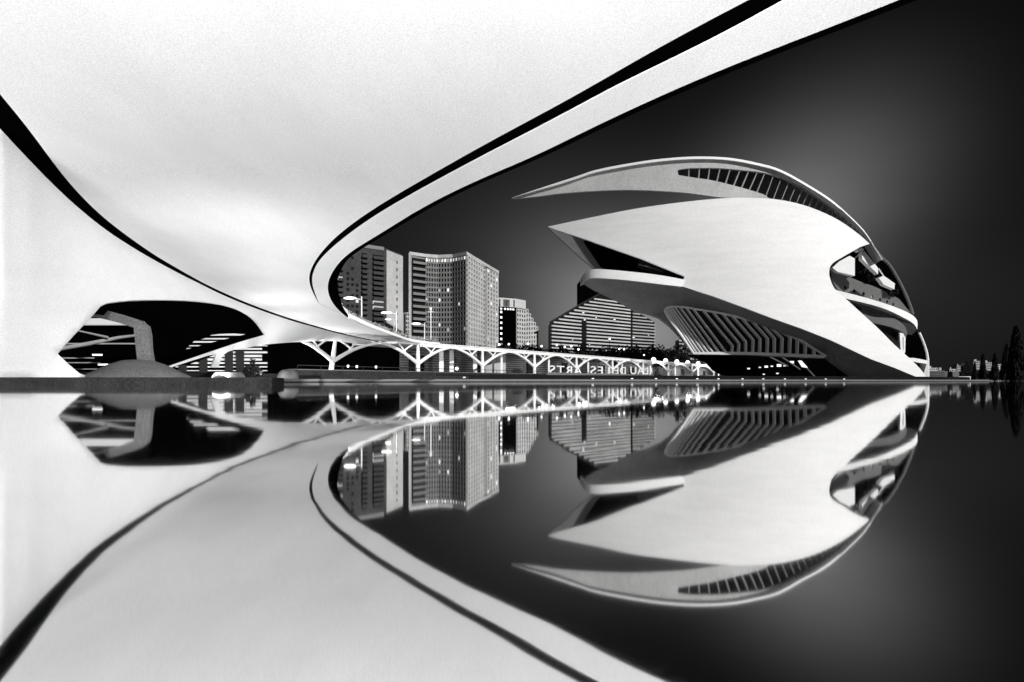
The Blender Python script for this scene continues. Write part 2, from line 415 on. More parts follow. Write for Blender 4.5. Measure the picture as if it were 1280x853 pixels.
# round concrete ring on the quay and pale half dome beyond it
mb = MB(); c = P(286, 472, 35.8)
mb.lathe([(.56, .0), (.58, .24), (.64, .31), (.74, .25), (.86, .08), (.88, -.05)], 40, (c.x, c.y, .40))
tag(mb.build('vent_ring', M['pillar']), 'low round concrete ring with a dark hollow at the water edge', 'vent ring')
c = P(360, 466, 50); mb = MB(); mb.lathe([(.80, 0), (.78, .25), (.66, .5), (.48, .66), (.25, .74), (0.001, .76)], 28, (c.x, c.y, .40))
tag(mb.build('skylight_dome', M['dim']), 'small pale dome beside the water just right of the dark sculpture', 'dome')
# dark bushy thing with spindly neck near the louvred wall
def leaves(mb, c, rx, ry, rz, n, s, rnd, zmin=-1, shell=.55):
    for _ in range(n):
        while True:
            d = Vector((rnd.uniform(-1, 1), rnd.uniform(-1, 1), rnd.uniform(zmin, 1)))
            if shell < d.length < 1 or (d.length < 1 and rnd.random() < .3): break
        p = Vector(c)+Vector((d.x*rx, d.y*ry, d.z*rz)); a = Vector((rnd.gauss(0, 1), rnd.gauss(0, 1), rnd.gauss(0, 1))).normalized()
        b_ = a.cross(Vector((rnd.gauss(0, 1), rnd.gauss(0, 1), rnd.gauss(0, 1)))).normalized(); q = s*rnd.uniform(.6, 1.3)
        mb.add([p-a*q, p+b_*q*.6, p+a*q, p-b_*q*.6], [(0, 1, 2, 3)])
r = thing('potted_shrub', 'dark ragged shrub with a taller shoot in front of the slatted wall', 'shrub', P(315, 470, 66)*1)
r.location.z = .4; c = r.location
mb = MB(); leaves(mb, c+Vector((0, 0, .8)), .95, .9, .75, 500, .16, R); leaves(mb, c+Vector((.05, 0, 1.7)), .3, .3, .5, 90, .12, R)
mb.build('foliage', M['leaf'], r, 0); mb = MB(); mb.tube([c, c+Vector((0, 0, 1.6))], [.07, .04], 6); mb.build('stem', M['bark'], r)

# ------------------------------------------------------------------ arcade (tree columns) beside the road
def YA(px): return 5400.0/((1136-px)*.0767)
def XA(px): return (px-HX)*YA(px)/F
ud = Vector((.62, 1, 0)).normalized(); nd = Vector((-ud.y, ud.x, 0))     # along the arcade and back into it (to the left)
AZ = 7.0
arc = thing('arcade', 'long white arcade of branching tree columns beside the opera house', 'arcade', (XA(602), YA(602), 1.5))
def ap(px, back=0.0, z=0.0): return Vector((XA(px), YA(px), z))+nd*back
cols = [416, 522.5, 603, 668, 720.5, 765.5, 804, 835.6, 865, 892, 915]
gz = lambda Y: 1.5+max(0, Y-110)*.004
mb = MB()
a = ap(528); b_ = ap(932); Lr = (b_-a).length
mb.obox(a, ud, nd, 0, Lr, -.15, .6, AZ-.62, AZ); mb.obox(a, ud, nd, 0, Lr, -.35, 1.0, AZ+.003, AZ+.16)
mb.obox(a, ud, nd, -6, Lr, .6, 11.5, AZ-.30, AZ+.1)
mb.build('roof', M['white'], arc, 0)
def tubecurve(mb, p0, p1, bulge, r0, r1, n=7):
    pts = []; rr = []
    for i in range(n+1):
        t = i/n; p = lerp(p0, p1, t)+Vector((0, 0, bulge*sin(pi*t))); pts.append(p); rr.append(lerp(r0, r1, t))
    mb.tube(pts, rr, 8)
pos = [ap(c_) for c_ in cols]
for i, p in enumerate(pos):
    Y = p.y; z0 = gz(Y); zt = AZ-.45 if i else 6.35
    left = (p-pos[i-1]).length/2 if i else 8.0
    right = (pos[i+1]-p).length/2 if i < len(pos)-1 else (p-pos[i-1]).length/2
    fork = z0+(zt-z0)*.42
    base = Vector((p.x, p.y, z0-.4)); fk = Vector((p.x, p.y, fork)); lean = ud*(-.5 if i == 0 else 0)
    mb = MB(); mb.tube([base+lean, lerp(base, fk, .6)+lean*.4, fk, Vector((p.x, p.y, zt))-lean], [.42, .36, .38, .24], 10)
    col = mb.build('column', M['white'], arc)
    for sgn, dist in ((-1, left), (1, right)):
        m1 = MB(); e = Vector((p.x, p.y, zt+.1))+ud*sgn*dist*.98
        s0 = fk-Vector((0, 0, .35)); tubecurve(m1, s0, e, .55, .34, .22)
        mid = lerp(s0, e, .42)+Vector((0, 0, .5))
        tubecurve(m1, mid, Vector((p.x, p.y, zt))+ud*sgn*dist*.16, .1, .17, .13, 4)
        tubecurve(m1, lerp(s0, e, .30)+Vector((0, 0, .42)), Vector((p.x, p.y, zt))+ud*sgn*dist*.5, .1, .15, .12, 4)
        m1.build('branch', M['white'], col)
# slender rear posts and the louvred back wall
for i in range(3, len(cols)):
    for f_ in (.5,):
        q = lerp(pos[i-1], pos[i], f_)+nd*2.2; mb = MB(); mb.box(q.x-.22, q.y-.22, gz(q.y)-.3, q.x+.22, q.y+.22, AZ-.3); mb.build('post', M['white'], arc, 0)
for px_ in (577, 589.5, 618, 650):
    q = ap(px_, 5.0); mb = MB(); mb.box(q.x-.42, q.y-.42, 1.2, q.x+.42, q.y+.42, AZ-.3); mb.build('post', M['white'], arc, 0)
mb = MB(); a = ap(552); Lw = (ap(930)-a).length
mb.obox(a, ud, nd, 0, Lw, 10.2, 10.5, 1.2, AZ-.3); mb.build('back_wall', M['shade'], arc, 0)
for k in range(9):
    z = 1.9+k*.52
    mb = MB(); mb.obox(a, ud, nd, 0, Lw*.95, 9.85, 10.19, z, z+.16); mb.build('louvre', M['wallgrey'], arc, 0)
for i, px_ in enumerate((560, 640, 700, 742, 785, 820, 850, 880, 905)):
    q = ap(px_, 9.5); mb = MB(); w_ = 2.5+R.random()*2; mb.obox(q, ud, nd, 0, w_, 0, .3, 1.6, 4.6+R.random()); mb.build('doorway', M['glass'], arc, 0)
# curved pale wall between two posts
mb = MB(); q0 = ap(623, 3.6); q1 = ap(649, 3.6); A_ = []; B_ = []
for k in range(9):
    t_ = k/8; q = lerp(q0, q1, t_)+nd*sin(pi*t_)*1.6; A_.append(Vector((q.x, q.y, 1.4))); B_.append(Vector((q.x, q.y, AZ-.4)))
mb.strip(A_, B_, Vector((-.1, .25, 0))); mb.build('curved_wall', M['wallgrey'], arc)
# unseen lamps under the arcade ceiling, standing for its inner lighting
for px_, e_ in ((660, 500), (705, 600), (750, 700), (795, 800), (840, 900), (875, 1000), (905, 1100)):
    l = bpy.data.lights.new('ceiling_lamp', 'AREA'); l.shape = 'RECTANGLE'; l.size = 8; l.size_y = 1.0; l.energy = e_*1.3
    q = ap(px_, 5, AZ-.5); o = bpy.data.objects.new('ceiling_lamp', l); C.objects.link(o); o.location = q; o.rotation_euler = (0, 0, math.atan2(ud.y, ud.x))
for px_, e_ in ((798, 900), (824, 1400), (850, 1600), (878, 1700), (903, 1700)):  # unseen lights added in front of the arcade to brighten its columns
    l = bpy.data.lights.new('added_arcade_fill', 'AREA'); l.shape = 'RECTANGLE'; l.size = 6; l.size_y = .5; l.energy = e_
    q = ap(px_, -5.5, 1.6); o = bpy.data.objects.new('added_arcade_fill', l); C.objects.link(o); o.location = q
    o.rotation_euler = (q-ap(px_, 3, 5.5)).to_track_quat('Z', 'Y').to_euler()
# domed lamps on the arcade roof
for i, (px_, py_) in enumerate(((817, 444.8), (832, 446), (846, 447), (859.6, 447.6), (872.6, 448.4), (884.6, 449), (896, 450))):
    q = ap(px_, 1.5, AZ+.16); q = P(px_, py_, q.y); q.z = AZ+.1
    if i == 0:
        dome0 = thing('roof_lamp', 'x', 'lamp', q); mb = MB(); mb.lathe([(.85, 0), (.85, .3), (.7, .8), (.4, 1.1), (0.001, 1.2)], 14, q); mb.build('shade', M['lamp'], dome0)
        mb = MB(); mb.lathe([(1.0, -.02), (1.0, .12), (.84, .12)], 14, q); mb.build('collar', M['dark'], dome0); d = dome0
    else: d = copy_tree(dome0); d.location = q
    lab = ['glowing dome lamp farthest left in the row on the arcade roof', 'second glowing dome lamp from the left on the arcade roof', 'third glowing dome lamp from the left on the arcade roof',
           'glowing dome lamp in the middle of the row of seven on the arcade roof', 'third glowing dome lamp from the right on the arcade roof', 'second glowing dome lamp from the right on the arcade roof', 'glowing dome lamp nearest the opera house ribs on the arcade roof'][i]
    tag(d, lab, 'lamp', 'dome lamps on the arcade roof')

# raised terrace and its parapet, steps behind the kerb
def along(poly, off): return offset(poly, off)
tb = [p for p in shore[18:42]]
mb = MB(); t1 = offset(tb, 5.0); t2 = offset(tb, 60)
mb.prism(t1+t2[::-1], .3, 1.35); tag(mb.build('terrace', M['ground'], sm=0), kind='structure')
def wall_line(px0, px1, back, z0, z1, th, name, mat_, label, cat, n=1):
    a_ = ap(px0, back); b2 = ap(px1, back); mb = MB(); mb.obox(a_, ud, nd, 0, (b2-a_).length, 0, th, z0, z1); return tag(mb.build(name, mat_, None, 0), label, cat)
wall_line(345, 930, -2.6, 1.0, 1.75, .2, 'parapet', M['quay'], 'long low parapet with a pale coping running in front of the arcade columns', 'parapet')
pp = bpy.data.objects['parapet']; mb = MB(); a_ = ap(345, -2.65); mb.obox(a_, ud, nd, 0, (ap(930, -2.65)-a_).length, 0, .3, 1.753, 1.86); mb.build('coping', M['kerb'], pp, 0)
wall_line(365, 700, -6.0, .5, 1.12, .2, 'retaining_wall', M['quay'], 'low grey retaining wall between the water kerb and the parapet', 'wall')
# railing: long handrail on thin posts
r = thing('railing', 'thin dark railing along the terrace in front of the arcade', 'railing', ap(420, -3.6, 1.35))
a_ = ap(350, -3.6); Ls = (ap(900, -3.6)-a_).length
mb = MB(); mb.obox(a_, ud, nd, 0, Ls, -.04, .04, 2.32, 2.42); mb.build('handrail', M['dark'], r, 0)
for k in range(60):
    mb = MB(); mb.obox(a_, ud, nd, Ls*k/59-.03, Ls*k/59+.03, -.03, .03, 1.2, 2.32); mb.build('rail_post', M['dark'], r, 0)
# light concrete benches by the kerb
for i, (px_, Y, L_, lab) in enumerate(((452, 104, 1.9, 'flat pale bench by the water below the first slanting column'), (572, 113, 2.3, 'flat pale bench by the water below the gap right of the second lamp'), (647, 121, 2.2, 'flat pale bench by the water in front of the curved wall'), (760, 135, 2.4, 'flat pale bench by the water below the mirrored letters'), (862, 150, 2.2, 'flat pale bench by the water near the opera house ribs'))):
    q = P(px_, 472, Y); b0 = thing('bench', lab, 'bench', (q.x, q.y+3.5, .4), 'benches by the water')
    mb = MB(); mb.box(q.x-L_/2, q.y+3.2, .75, q.x+L_/2, q.y+3.8, .95); mb.build('seat', M['white'], b0, 0)
    for s_ in (-1, 1): mb = MB(); mb.box(q.x+s_*L_*.36-.15, q.y+3.3, .38, q.x+s_*L_*.36+.15, q.y+3.7, .75); mb.build('leg', M['kerb'], b0, 0)
# kerb marker lights
for i, px_ in enumerate((741, 790, 820, 846, 871.6, 898, 928, 954, 981, 1007, 1032, 1055)):
    # where the ray meets the shore
    best = min(shore, key=lambda p: abs((p[0]/p[1])*F+HX-px_) if p[1] > 90 else 1e9); Y = interp([(q[0]/q[1]*F+HX, q[1]) for q in shore if q[1] > 104 and q[0] < 130], px_)+.25
    q = P(px_, 474, Y)
    if i == 0:
        k0_ = thing('kerb_light', 'x', 'light', (q.x, q.y, .56)); mb = MB(); mb.box(q.x-.22, q.y-.1, .56, q.x+.22, q.y+.1, .72); mb.build('housing', M['white'], k0_, 0)
        mb = MB(); mb.box(q.x-.18, q.y-.13, .60, q.x+.18, q.y-.1, .70); mb.build('lens', M['glowpane'], k0_, 0); k_ = k0_
    else: k_ = copy_tree(k0_); k_.location = (q.x, q.y, .56)
    tag(k_, 'small white marker light on the kerb at the water edge', 'light', 'marker lights along the kerb')

# mirrored lettering seen from behind
sign = thing('letter_sign', 'row of pale free standing letters seen from behind in front of the arcade', 'sign', ap(755, -7, 1.35))
for word, x0, x1, h in (('ARTS', 687, 727, 10.5), ('LES', 738, 762, 10), ('DE', 768, 782, 9.5), ('PALAU', 788, 824, 9)):
    cu = bpy.data.curves.new('t', 'FONT'); cu.body = word; cu.extrude = .04; cu.size = 1; cu.space_character = 1.15
    tmp = bpy.data.objects.new('t', cu); C.objects.link(tmp); bpy.context.view_layer.update()
    me = bpy.data.meshes.new_from_object(tmp.evaluated_get(bpy.context.evaluated_depsgraph_get())); bpy.data.objects.remove(tmp)
    xs = [v.co.x for v in me.vertices]; ys = [v.co.y for v in me.vertices]
    A0 = ap(x0, 0); B0 = ap(x1, 0)
    def onl(px_):   # line parallel to the arcade, 7 m in front of it
        o_ = ap(600, -7); k = (px_-HX)/F; s_ = (o_.x-k*o_.y)/(k*ud.y-ud.x); return o_+ud*s_
    a_, b2 = onl(x0), onl(x1); hh = h*(a_.y+b2.y)/2/F; zb = CAMZ+(HY-468.3)*(a_.y+b2.y)/2/F
    for v in me.vertices:
        u_ = (max(xs)-v.co.x)/(max(xs)-min(xs)); q = lerp(a_, b2, u_)+nd*(v.co.z*2)
        v.co = Vector((q.x, q.y, zb+(v.co.y-min(ys))/(max(ys)-min(ys))*hh))-sign.location
    o = bpy.data.objects.new('lettering', me); me.materials.append(M['white']); C.objects.link(o); o.parent = sign
mb = MB(); a_ = onl(684); mb.obox(a_, ud, nd, 0, (onl(826)-a_).length, -.1, .3, 1.3, zb-.02); mb.build('plinth', M['kerb'], sign, 0)

# dark embankment behind the left bays, louvred building behind the pier
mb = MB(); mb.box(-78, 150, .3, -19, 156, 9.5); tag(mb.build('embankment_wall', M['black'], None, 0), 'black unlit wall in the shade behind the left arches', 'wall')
lv = thing('slatted_building', 'low building with bright horizontal slats seen through the pier opening', 'building', P(270, 470, 120))
lv.location.z = .4
x0 = P(196, 0, 130).x; x1 = P(332, 0, 130).x
mb = MB(); mb.box(x0, 131, .4, x1, 140, 10.5); mb.build('wall', M['black'], lv, 0)
for k in range(11):
    z = 2.2+k*.72+R.uniform(-.06, .06); mb = MB(); xs_ = lerp(x0, x1, R.choice((0, 0, .08, .2))); xe_ = lerp(x0, x1, R.choice((1, 1, .95, .8))); mb.box(xs_, 130.4, z, xe_, 131, z+R.uniform(.14, .44)); mb.build('slat', M['white'], lv, 0)
for px_ in (228, 254, 286, 300): q = P(px_, 0, 130); mb = MB(); mb.box(q.x-.7, 129.8, .4, q.x+.7, 130.39, 6.4); mb.build('dark_panel', M['dark'], lv, 0)
l = bpy.data.lights.new('added_slat_fill', 'AREA'); l.energy = 2600; l.size = 16; l.size_y = 1; l.shape = 'RECTANGLE'; o = bpy.data.objects.new('added_slat_fill', l); C.objects.link(o); o.location = ((x0+x1)/2, 124, 1.0); o.rotation_euler = (radians(115), 0, 0)  # unseen light added to brighten the slats
# low dim building and light strips behind the opening on the far left
lb = thing('glazed_hall', 'dark glazed hall with thin light strips seen inside the pier opening', 'building', P(130, 470, 110)); lb.location.z = .4
x0 = P(40, 0, 112).x; x1 = P(182, 0, 112).x
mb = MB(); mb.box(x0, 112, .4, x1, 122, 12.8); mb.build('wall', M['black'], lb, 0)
mb = MB(); mb.box(x0-2, 110.4, 9.9, x1, 111.9, 11.0); mb.build('lit_ceiling', M['glowdim'], lb, 0)  # ceiling given its own glow to imitate the light on it
for z, a0, a1, h_ in ((6.6, .15, .95, .22), (4.1, .1, .55, .2), (3.3, .1, .6, .16), (2.2, .1, .9, .14), (1.5, .1, .8, .2)):
    mb = MB(); mb.box(lerp(x0, x1, a0), 111.7, z, lerp(x0, x1, a1), 111.98, z+h_); mb.build('light_strip', M['wallgrey'], lb, 0)
for a0, z in ((.55, 4.6), (.60, 2.9), (.72, 2.9), (.62, 1.75)):
    mb = MB(); x = lerp(x0, x1, a0); mb.box(x, 111.4, z, x+1.6, 111.69, z+.28); mb.build('ceiling_lamp', M['glowpane'], lb, 0)
mb = MB(); mb.tube([P(72, 437, 105), P(110, 430, 105), P(150, 422, 106), P(175, 419, 106)], [.35, .35, .28, .2], 8)
mb.tube([P(95, 413, 105), P(135, 422, 105)], [.12, .2], 8); mb.build('roof_beam', M['belly'], lb)

# street lamps on the bridge
def street_lamp(px_, py_, Y, lab, first=None):
    top = P(px_, py_, Y)
    if first is None:
        r_ = thing('street_lamp', lab, 'street lamp', (top.x, top.y, top.z-5), 'street lamps on the bridge'); b0 = r_.location
        mb = MB(); mb.tube([b0, b0+Vector((0, 0, 5))], [.12, .085], 10); mb.build('pole', M['white'], r_)
        mb = MB(); mb.tube([b0+Vector((0, 0, 4.55)), b0+Vector((-.9, 0, 4.72))], .06, 6); mb.build('arm', M['white'], r_)
        mb = MB(); mb.ball(b0+Vector((-1.75, 0, 4.78)), 1, 14, 8); 
        for v in mb.v: d = v-(b0+Vector((-1.75, 0, 4.78))); v.xyz = (b0.x-1.75+d.x*.95, b0.y+d.y*.28, b0.z+4.78+d.z*.2)
        mb.build('lamp_head', M['lamp'], r_); return r_
    r_ = copy_tree(first); r_.location = (top.x, top.y, top.z-5); tag(r_, lab, 'street lamp', 'street lamps on the bridge'); return r_
sl0 = street_lamp(452, 371, 96, 'tall lit street lamp nearest the bridge curve, in front of the brown tower')
street_lamp(495.5, 389.5, 112, 'middle lit street lamp on the bridge, left of the gap between towers', sl0)
street_lamp(530.6, 403.5, 134, 'third lit street lamp from the left, beside the balconies of the tall tower', sl0)
street_lamp(492.5, 398.5, 190, 'smaller distant lit street lamp just behind the middle one', sl0)
q = P(538.5, 385, 140); r = thing('signal_mast', 'thin unlit mast with small cross arms right of the third street lamp', 'mast', (q.x, q.y, q.z-7))
mb = MB(); mb.tube([r.location, q], .12, 8); mb.build('pole', M['rib'], r)
mb = MB(); mb.box(q.x-.5, q.y-.06, q.z-.95, q.x+.5, q.y+.06, q.z-.8); mb.box(q.x-.25, q.y-.07, q.z-.5, q.x+.25, q.y+.07, q.z+.1); mb.build('cross_arm', M['rib'], r, 0)
# planting on the bridge edge
mb = MB(); hp = offset(et, .25)
for i in range(len(hp)-1):
    a_ = Vector((hp[i][0], hp[i][1], ZB(hp[i][1])+.75)); b2 = Vector((hp[i+1][0], hp[i+1][1], ZB(hp[i+1][1])+.75))
    for k in range(46):
        leaves(mb, lerp(a_, b2, R.random())+Vector((-R.uniform(0, .8), 0, .22)), .2, .2, .25, 1, .13, R, shell=0)
tag(mb.build('hedge', M['leafpale'], None, 0), 'low ragged hedge along the curved bridge edge', 'hedge', kind='stuff')

# parked car in front of the curved wall
def car(loc, rz):
    r_ = thing('parked_car', 'dark parked car in front of the curved pale wall', 'car', (0, 0, 0))
    mb = MB(); prof = [(-2.1, .35), (-2.1, .8), (-1.5, .92), (-.9, 1.38), (.5, 1.42), (1.1, .95), (2.0, .8), (2.1, .35)]
    n = len(prof); v = [(x, -.85 if z < 1 else -.7, z) for x, z in prof]+[(x, .85 if z < 1 else .7, z) for x, z in prof]
    mb.add(v, [tuple(range(n)), tuple(reversed(range(n, 2*n)))]+[(i, n+i, n+(i+1) % n, (i+1) % n) for i in range(n)]); mb.build('body', M['dark'], r_, 20)
    mb = MB(); mb.add([(-1.3,-.8,.96),(-.85,-.72,1.32),(.45,-.72,1.35),(.95,-.8,.97),(-1.3,.8,.96),(-.85,.72,1.32),(.45,.72,1.35),(.95,.8,.97)],[(0,1,2,3),(4,7,6,5),(0,4,5,1),(3,2,6,7),(1,5,6,2),(0,3,7,4)]); mb.build('window', M['glass'], r_, 0)
    for x in (-1.3, 1.3):
        for y in (-.8, .8):
            mb = MB(); mb.tube([(x, y-.1, .33), (x, y+.1, .33)], .33, 14); mb.build('wheel', M['black'], r_)
    for y in (-.55, .55): mb = MB(); mb.box(2.06, y-.15, .6, 2.14, y+.15, .74); mb.build('headlight', M['glowdim'], r_, 0)
    r_.location = loc; r_.rotation_euler = (0, 0, rz)
q = ap(641, -1.2); car((q.x, q.y, 1.35), math.atan2(ud.y, ud.x)+.3)
# small globe lamps under the arches
for i, (px_, py_, Y, lab) in enumerate(((571, 461, 118, 'small glowing globe lamp under the arch left of the slender posts'), (435, 458, 120, 'small glowing globe lamp in the dark bay beside the first column'), (446, 458.5, 121, 'small glowing globe lamp in the dark bay, second from the first column'), (470, 459, 122, 'small glowing globe lamp in the dark bay nearest the second column'))):
    q = P(px_, py_, Y); r = thing('globe_lamp', lab, 'lamp', (q.x, q.y, .8), 'globe lamps under the arches')
    mb = MB(); mb.tube([(q.x, q.y, .8), q], .05, 6); mb.build('post', M['dark'], r); mb = MB(); mb.ball(q, .24 if i else .3, 10, 6); mb.build('globe', M['lamp'], r)

# ------------------------------------------------------------------ towers
def facade(root, A, B, z0, z1, cols_, rows, wall, depth=.6, pier=.35, band=.35, litp=.06, maxpane=100, name='window', lit_rows=(), state=None, stuffp=None, skip=None, brow=None):
    """wall of piers and floor bands standing proud of the window panes"""
    A = Vector((A[0], A[1], 0)); B = Vector((B[0], B[1], 0)); u = (B-A); Lf = u.length; u.normalize(); n = Vector((u.y, -u.x, 0))
    cw = Lf/cols_; rh = (z1-z0)/rows; g_ = MB()
    for i in range(cols_+1):
        a0 = max(0, i*cw-cw*pier/2); a1 = min(Lf, i*cw+cw*pier/2); g_.obox(A, u, n, a0, a1, .05, depth, z0, z1)
    for j in range(rows+1):
        b0 = max(z0, z0+j*rh-rh*band/2); b1 = min(z1, z0+j*rh+rh*band/2); g_.obox(A, u, n, 0, Lf, .04, depth-.03, b0, b1)
    g_.build('facade_grid', wall, root, 0)
    cells = [(i, j) for j in reversed(range(rows)) for i in range(cols_)]
    for i, j in cells:
        if skip and skip(i, j): continue
        lit = R.random() < litp or (i, j) in lit_rows; dim = R.random() < .5
        a0 = i*cw+cw*pier/2+.02; a1 = (i+1)*cw-cw*pier/2-.02; b0 = z0+j*rh+rh*band/2+.02; b1 = z0+(j+1)*rh-rh*band/2-.02
        m_ = M[R.choice(('glowpane', 'glowmid'))] if lit and not dim else (M['glowdim'] if lit else M['pane'])
        if state['n'] < maxpane:
            k = MB(); k.obox(A, u, n, a0, a1, .06, .16, b0, b1); k.build(name, m_, root, 0); state['n'] += 1
        else:
            key = m_.name; stuffp.setdefault(key, (MB(), m_))[0].obox(A, u, n, a0, a1, .06, .16, b0, b1)
def flush(stuffp, root):
    for mbx, m_ in stuffp.values(): mbx.build('windows_beyond', m_, root, 0)['kind'] = 'stuff'
# tall curved-front tower
def gp(px_, Y): return ((px_-HX)*Y/F, Y)
zr = 60.1
tw = thing('apartment_tower', 'tall pale office tower with a bowed grid of windows and balconies at its left', 'tower', (*gp(560, 320), .4))
st = {'n': 0}; sp = {}
c0 = gp(514, 300); c1 = gp(531.5, 305.5); c1b = gp(548, 308); c1c = gp(566, 306.5); c2 = gp(583.5, 300); c3 = gp(605, 329); c3b = gp(607.3, 333); c4 = gp(621.6, 352); 
inn = lambda p, d=.0: p
mb = MB(); mb.prism([c0, c1, c1b, c1c, c2, c3, c3b, c4, (c4[0]-6, c4[1]+26), (c0[0]-2, c0[1]+40)], .4, zr-1.0); mb.build('core', M['towergrid'], tw, 0)
mb = MB(); mb.prism([(c0[0]-.6, c0[1]-.8), (c1[0], c1[1]-.9), (c1b[0], c1b[1]-.9), (c1c[0], c1c[1]-.9), (c2[0], c2[1]-1), (c3[0]+.9, c3[1]-.3), (c4[0]+.9, c4[1]), (c4[0]-6, c4[1]+26), (c0[0]-2, c0[1]+40)], zr-1.0, zr+.5); mb.build('parapet', M['towerlite'], tw, 0)
z0 = 14.0
facade(tw, c1, c1b, z0, zr-1, 5, 19, M['towergrid'], .7, .30, .36, .04, 60, state=st, stuffp=sp, lit_rows=[(i, 18) for i in range(5)])
facade(tw, c1b, c1c, z0, zr-1, 5, 19, M['towergrid'], .7, .30, .36, .04, 80, state=st, stuffp=sp, lit_rows=[(i, 18) for i in range(5)]+[(0, 12), (0, 10), (0, 5)])
facade(tw, c1c, c2, z0, zr-1, 5, 19, M['towergrid'], .7, .30, .36, .05, 100, state=st, stuffp=sp, lit_rows=[(i, 18) for i in range(5)])
facade(tw, c2, c3, z0, zr-1, 7, 19, M['towerlite'], .7, .42, .38, .012, 100, state=st, stuffp=sp)
facade(tw, c3b, c4, z0, zr-1, 4, 19, M['towerlite'], .7, .45, .38, .14, 100, state=st, stuffp=sp)
flush(sp, tw)
mb = MB(); mb.prism([(c3[0]+.3, c3[1]-1.2), (c3b[0]-.3, c3b[1]-1.0), (c3b[0]-.5, c3b[1]+1), (c3[0], c3[1]+1)], .4, zr-.4); mb.build('gap_shade', M['black'], tw, 0)  # black box painting the shade of the gap between the slabs
def balconies(root, A, B, z0, z1, rows, wall, d=1.6, inset=.0):
    A = Vector((A[0], A[1], 0)); B = Vector((B[0], B[1], 0)); u = (B-A); Lf = u.length; u.normalize(); n = Vector((u.y, -u.x, 0)); rh = (z1-z0)/rows
    for j in range(rows):
        k = MB(); z = z0+j*rh; k.obox(A, u, n, .1, Lf-.1, .05, d, z, z+.25); k.obox(A, u, n, .1, Lf-.1, d-.15, d+.003, z+.25, z+1.15); k.build('balcony', wall, root, 0)
        k = MB(); k.obox(A, u, n, .3, Lf-.3, .04, .12, z+.3, z+rh-.1); k.build('balcony_door', M['pane'] if R.random() > .16 else M['glowdim'], root, 0)
balconies(tw, c0, c1, z0, zr-2, 15, M['towergrid'])
mb = MB(); A = Vector((c0[0]-.9, c0[1], 0)); mb.box(A.x, A.y-1.6, .4, A.x+.9, A.y+12, zr-.2); mb.build('edge_wall', M['towerlite'], tw, 0)
# brown tower partly behind the bridge
zr = 53.9; t1 = gp(483, 260); t2 = gp(503, 273); t0 = gp(400, 242)
bt = thing('brown_tower', 'brown brick apartment tower with dark balconies seen through the bridge curve', 'tower', (*gp(470, 270), .4)); st = {'n': 0}; sp = {}
mb = MB(); mb.prism([t0, t1, t2, (t2[0]-8, t2[1]+22), (t0[0]-5, t0[1]+30)], .4, zr); mb.build('wall', M['tower'], bt, 0)
uu = Vector((t2[0]-t1[0], t2[1]-t1[1], 0)); Lq = uu.length; uu.normalize(); nn = Vector((uu.y, -uu.x, 0))
mb = MB(); mb.obox(Vector((*t1, 0)), uu, nn, 0, Lq, .02, .25, .4, zr-.6); mb.build('end_wall', M['towerlite'], bt, 0)
def onf(px_):  # point of front face at image column
    k = (px_-HX)/F; d = Vector((t1[0]-t0[0], t1[1]-t0[1])); s_ = (t0[0]-k*t0[1])/(k*d.y-d.x); return (t0[0]+d.x*s_, t0[1]+d.y*s_)
for a0, a1 in ((465, 480), (451, 459.5), (421, 429)): balconies(bt, onf(a0), onf(a1), 10, zr-3, 20, M['tower'], 1.3)
A = Vector((*onf(430.5), 0)); B = Vector((*onf(450), 0)); uf = (B-A).normalized(); nf = Vector((uf.y, -uf.x, 0)); Lf = (B-A).length
for j in range(19):
    for i in range(3):
        if R.random() < .25: continue
        mb = MB(); mb.obox(A, uf, nf, Lf*(.12+i*.3), Lf*(.12+i*.3)+1.2, .03, .1, 12+j*2.1, 13.2+j*2.1); mb.build('window', M['pane'] if R.random() > .2 else M['glowdim'], bt, 0)
for j in range(13):
    mb = MB(); mb.obox(Vector((*t1, 0)), uu, nn, Lq*.58, Lq*.58+.8, .26, .34, 12+j*3.1, 13.2+j*3.1); mb.build('window', M['pane'], bt, 0)
mb = MB(); mb.obox(Vector((*t0, 0)), Vector((t1[0]-t0[0], t1[1]-t0[1], 0)).normalized(), Vector((0, -1, 0)), 0, 27, -.5, .5, zr-1.0, zr+.4); mb.build('parapet', M['towergrid'], bt, 0)
# small light block between the towers
r = thing('apartment_block', 'small pale block far off in the gap between the two towers', 'building', (*gp(507, 420), .4))
a_ = gp(503.5, 420); b2 = gp(513, 425); mb = MB(); mb.prism([a_, b2, (b2[0], b2[1]+12), (a_[0], a_[1]+12)], .4, 45); mb.build('wall', M['towergrid'], r, 0)
st = {'n': 0}; sp = {}; facade(r, gp(507, 419.5), gp(513, 421), 20, 45, 3, 9, M['towerlite'], .4, .3, .3, .1, 50, state=st, stuffp=sp)
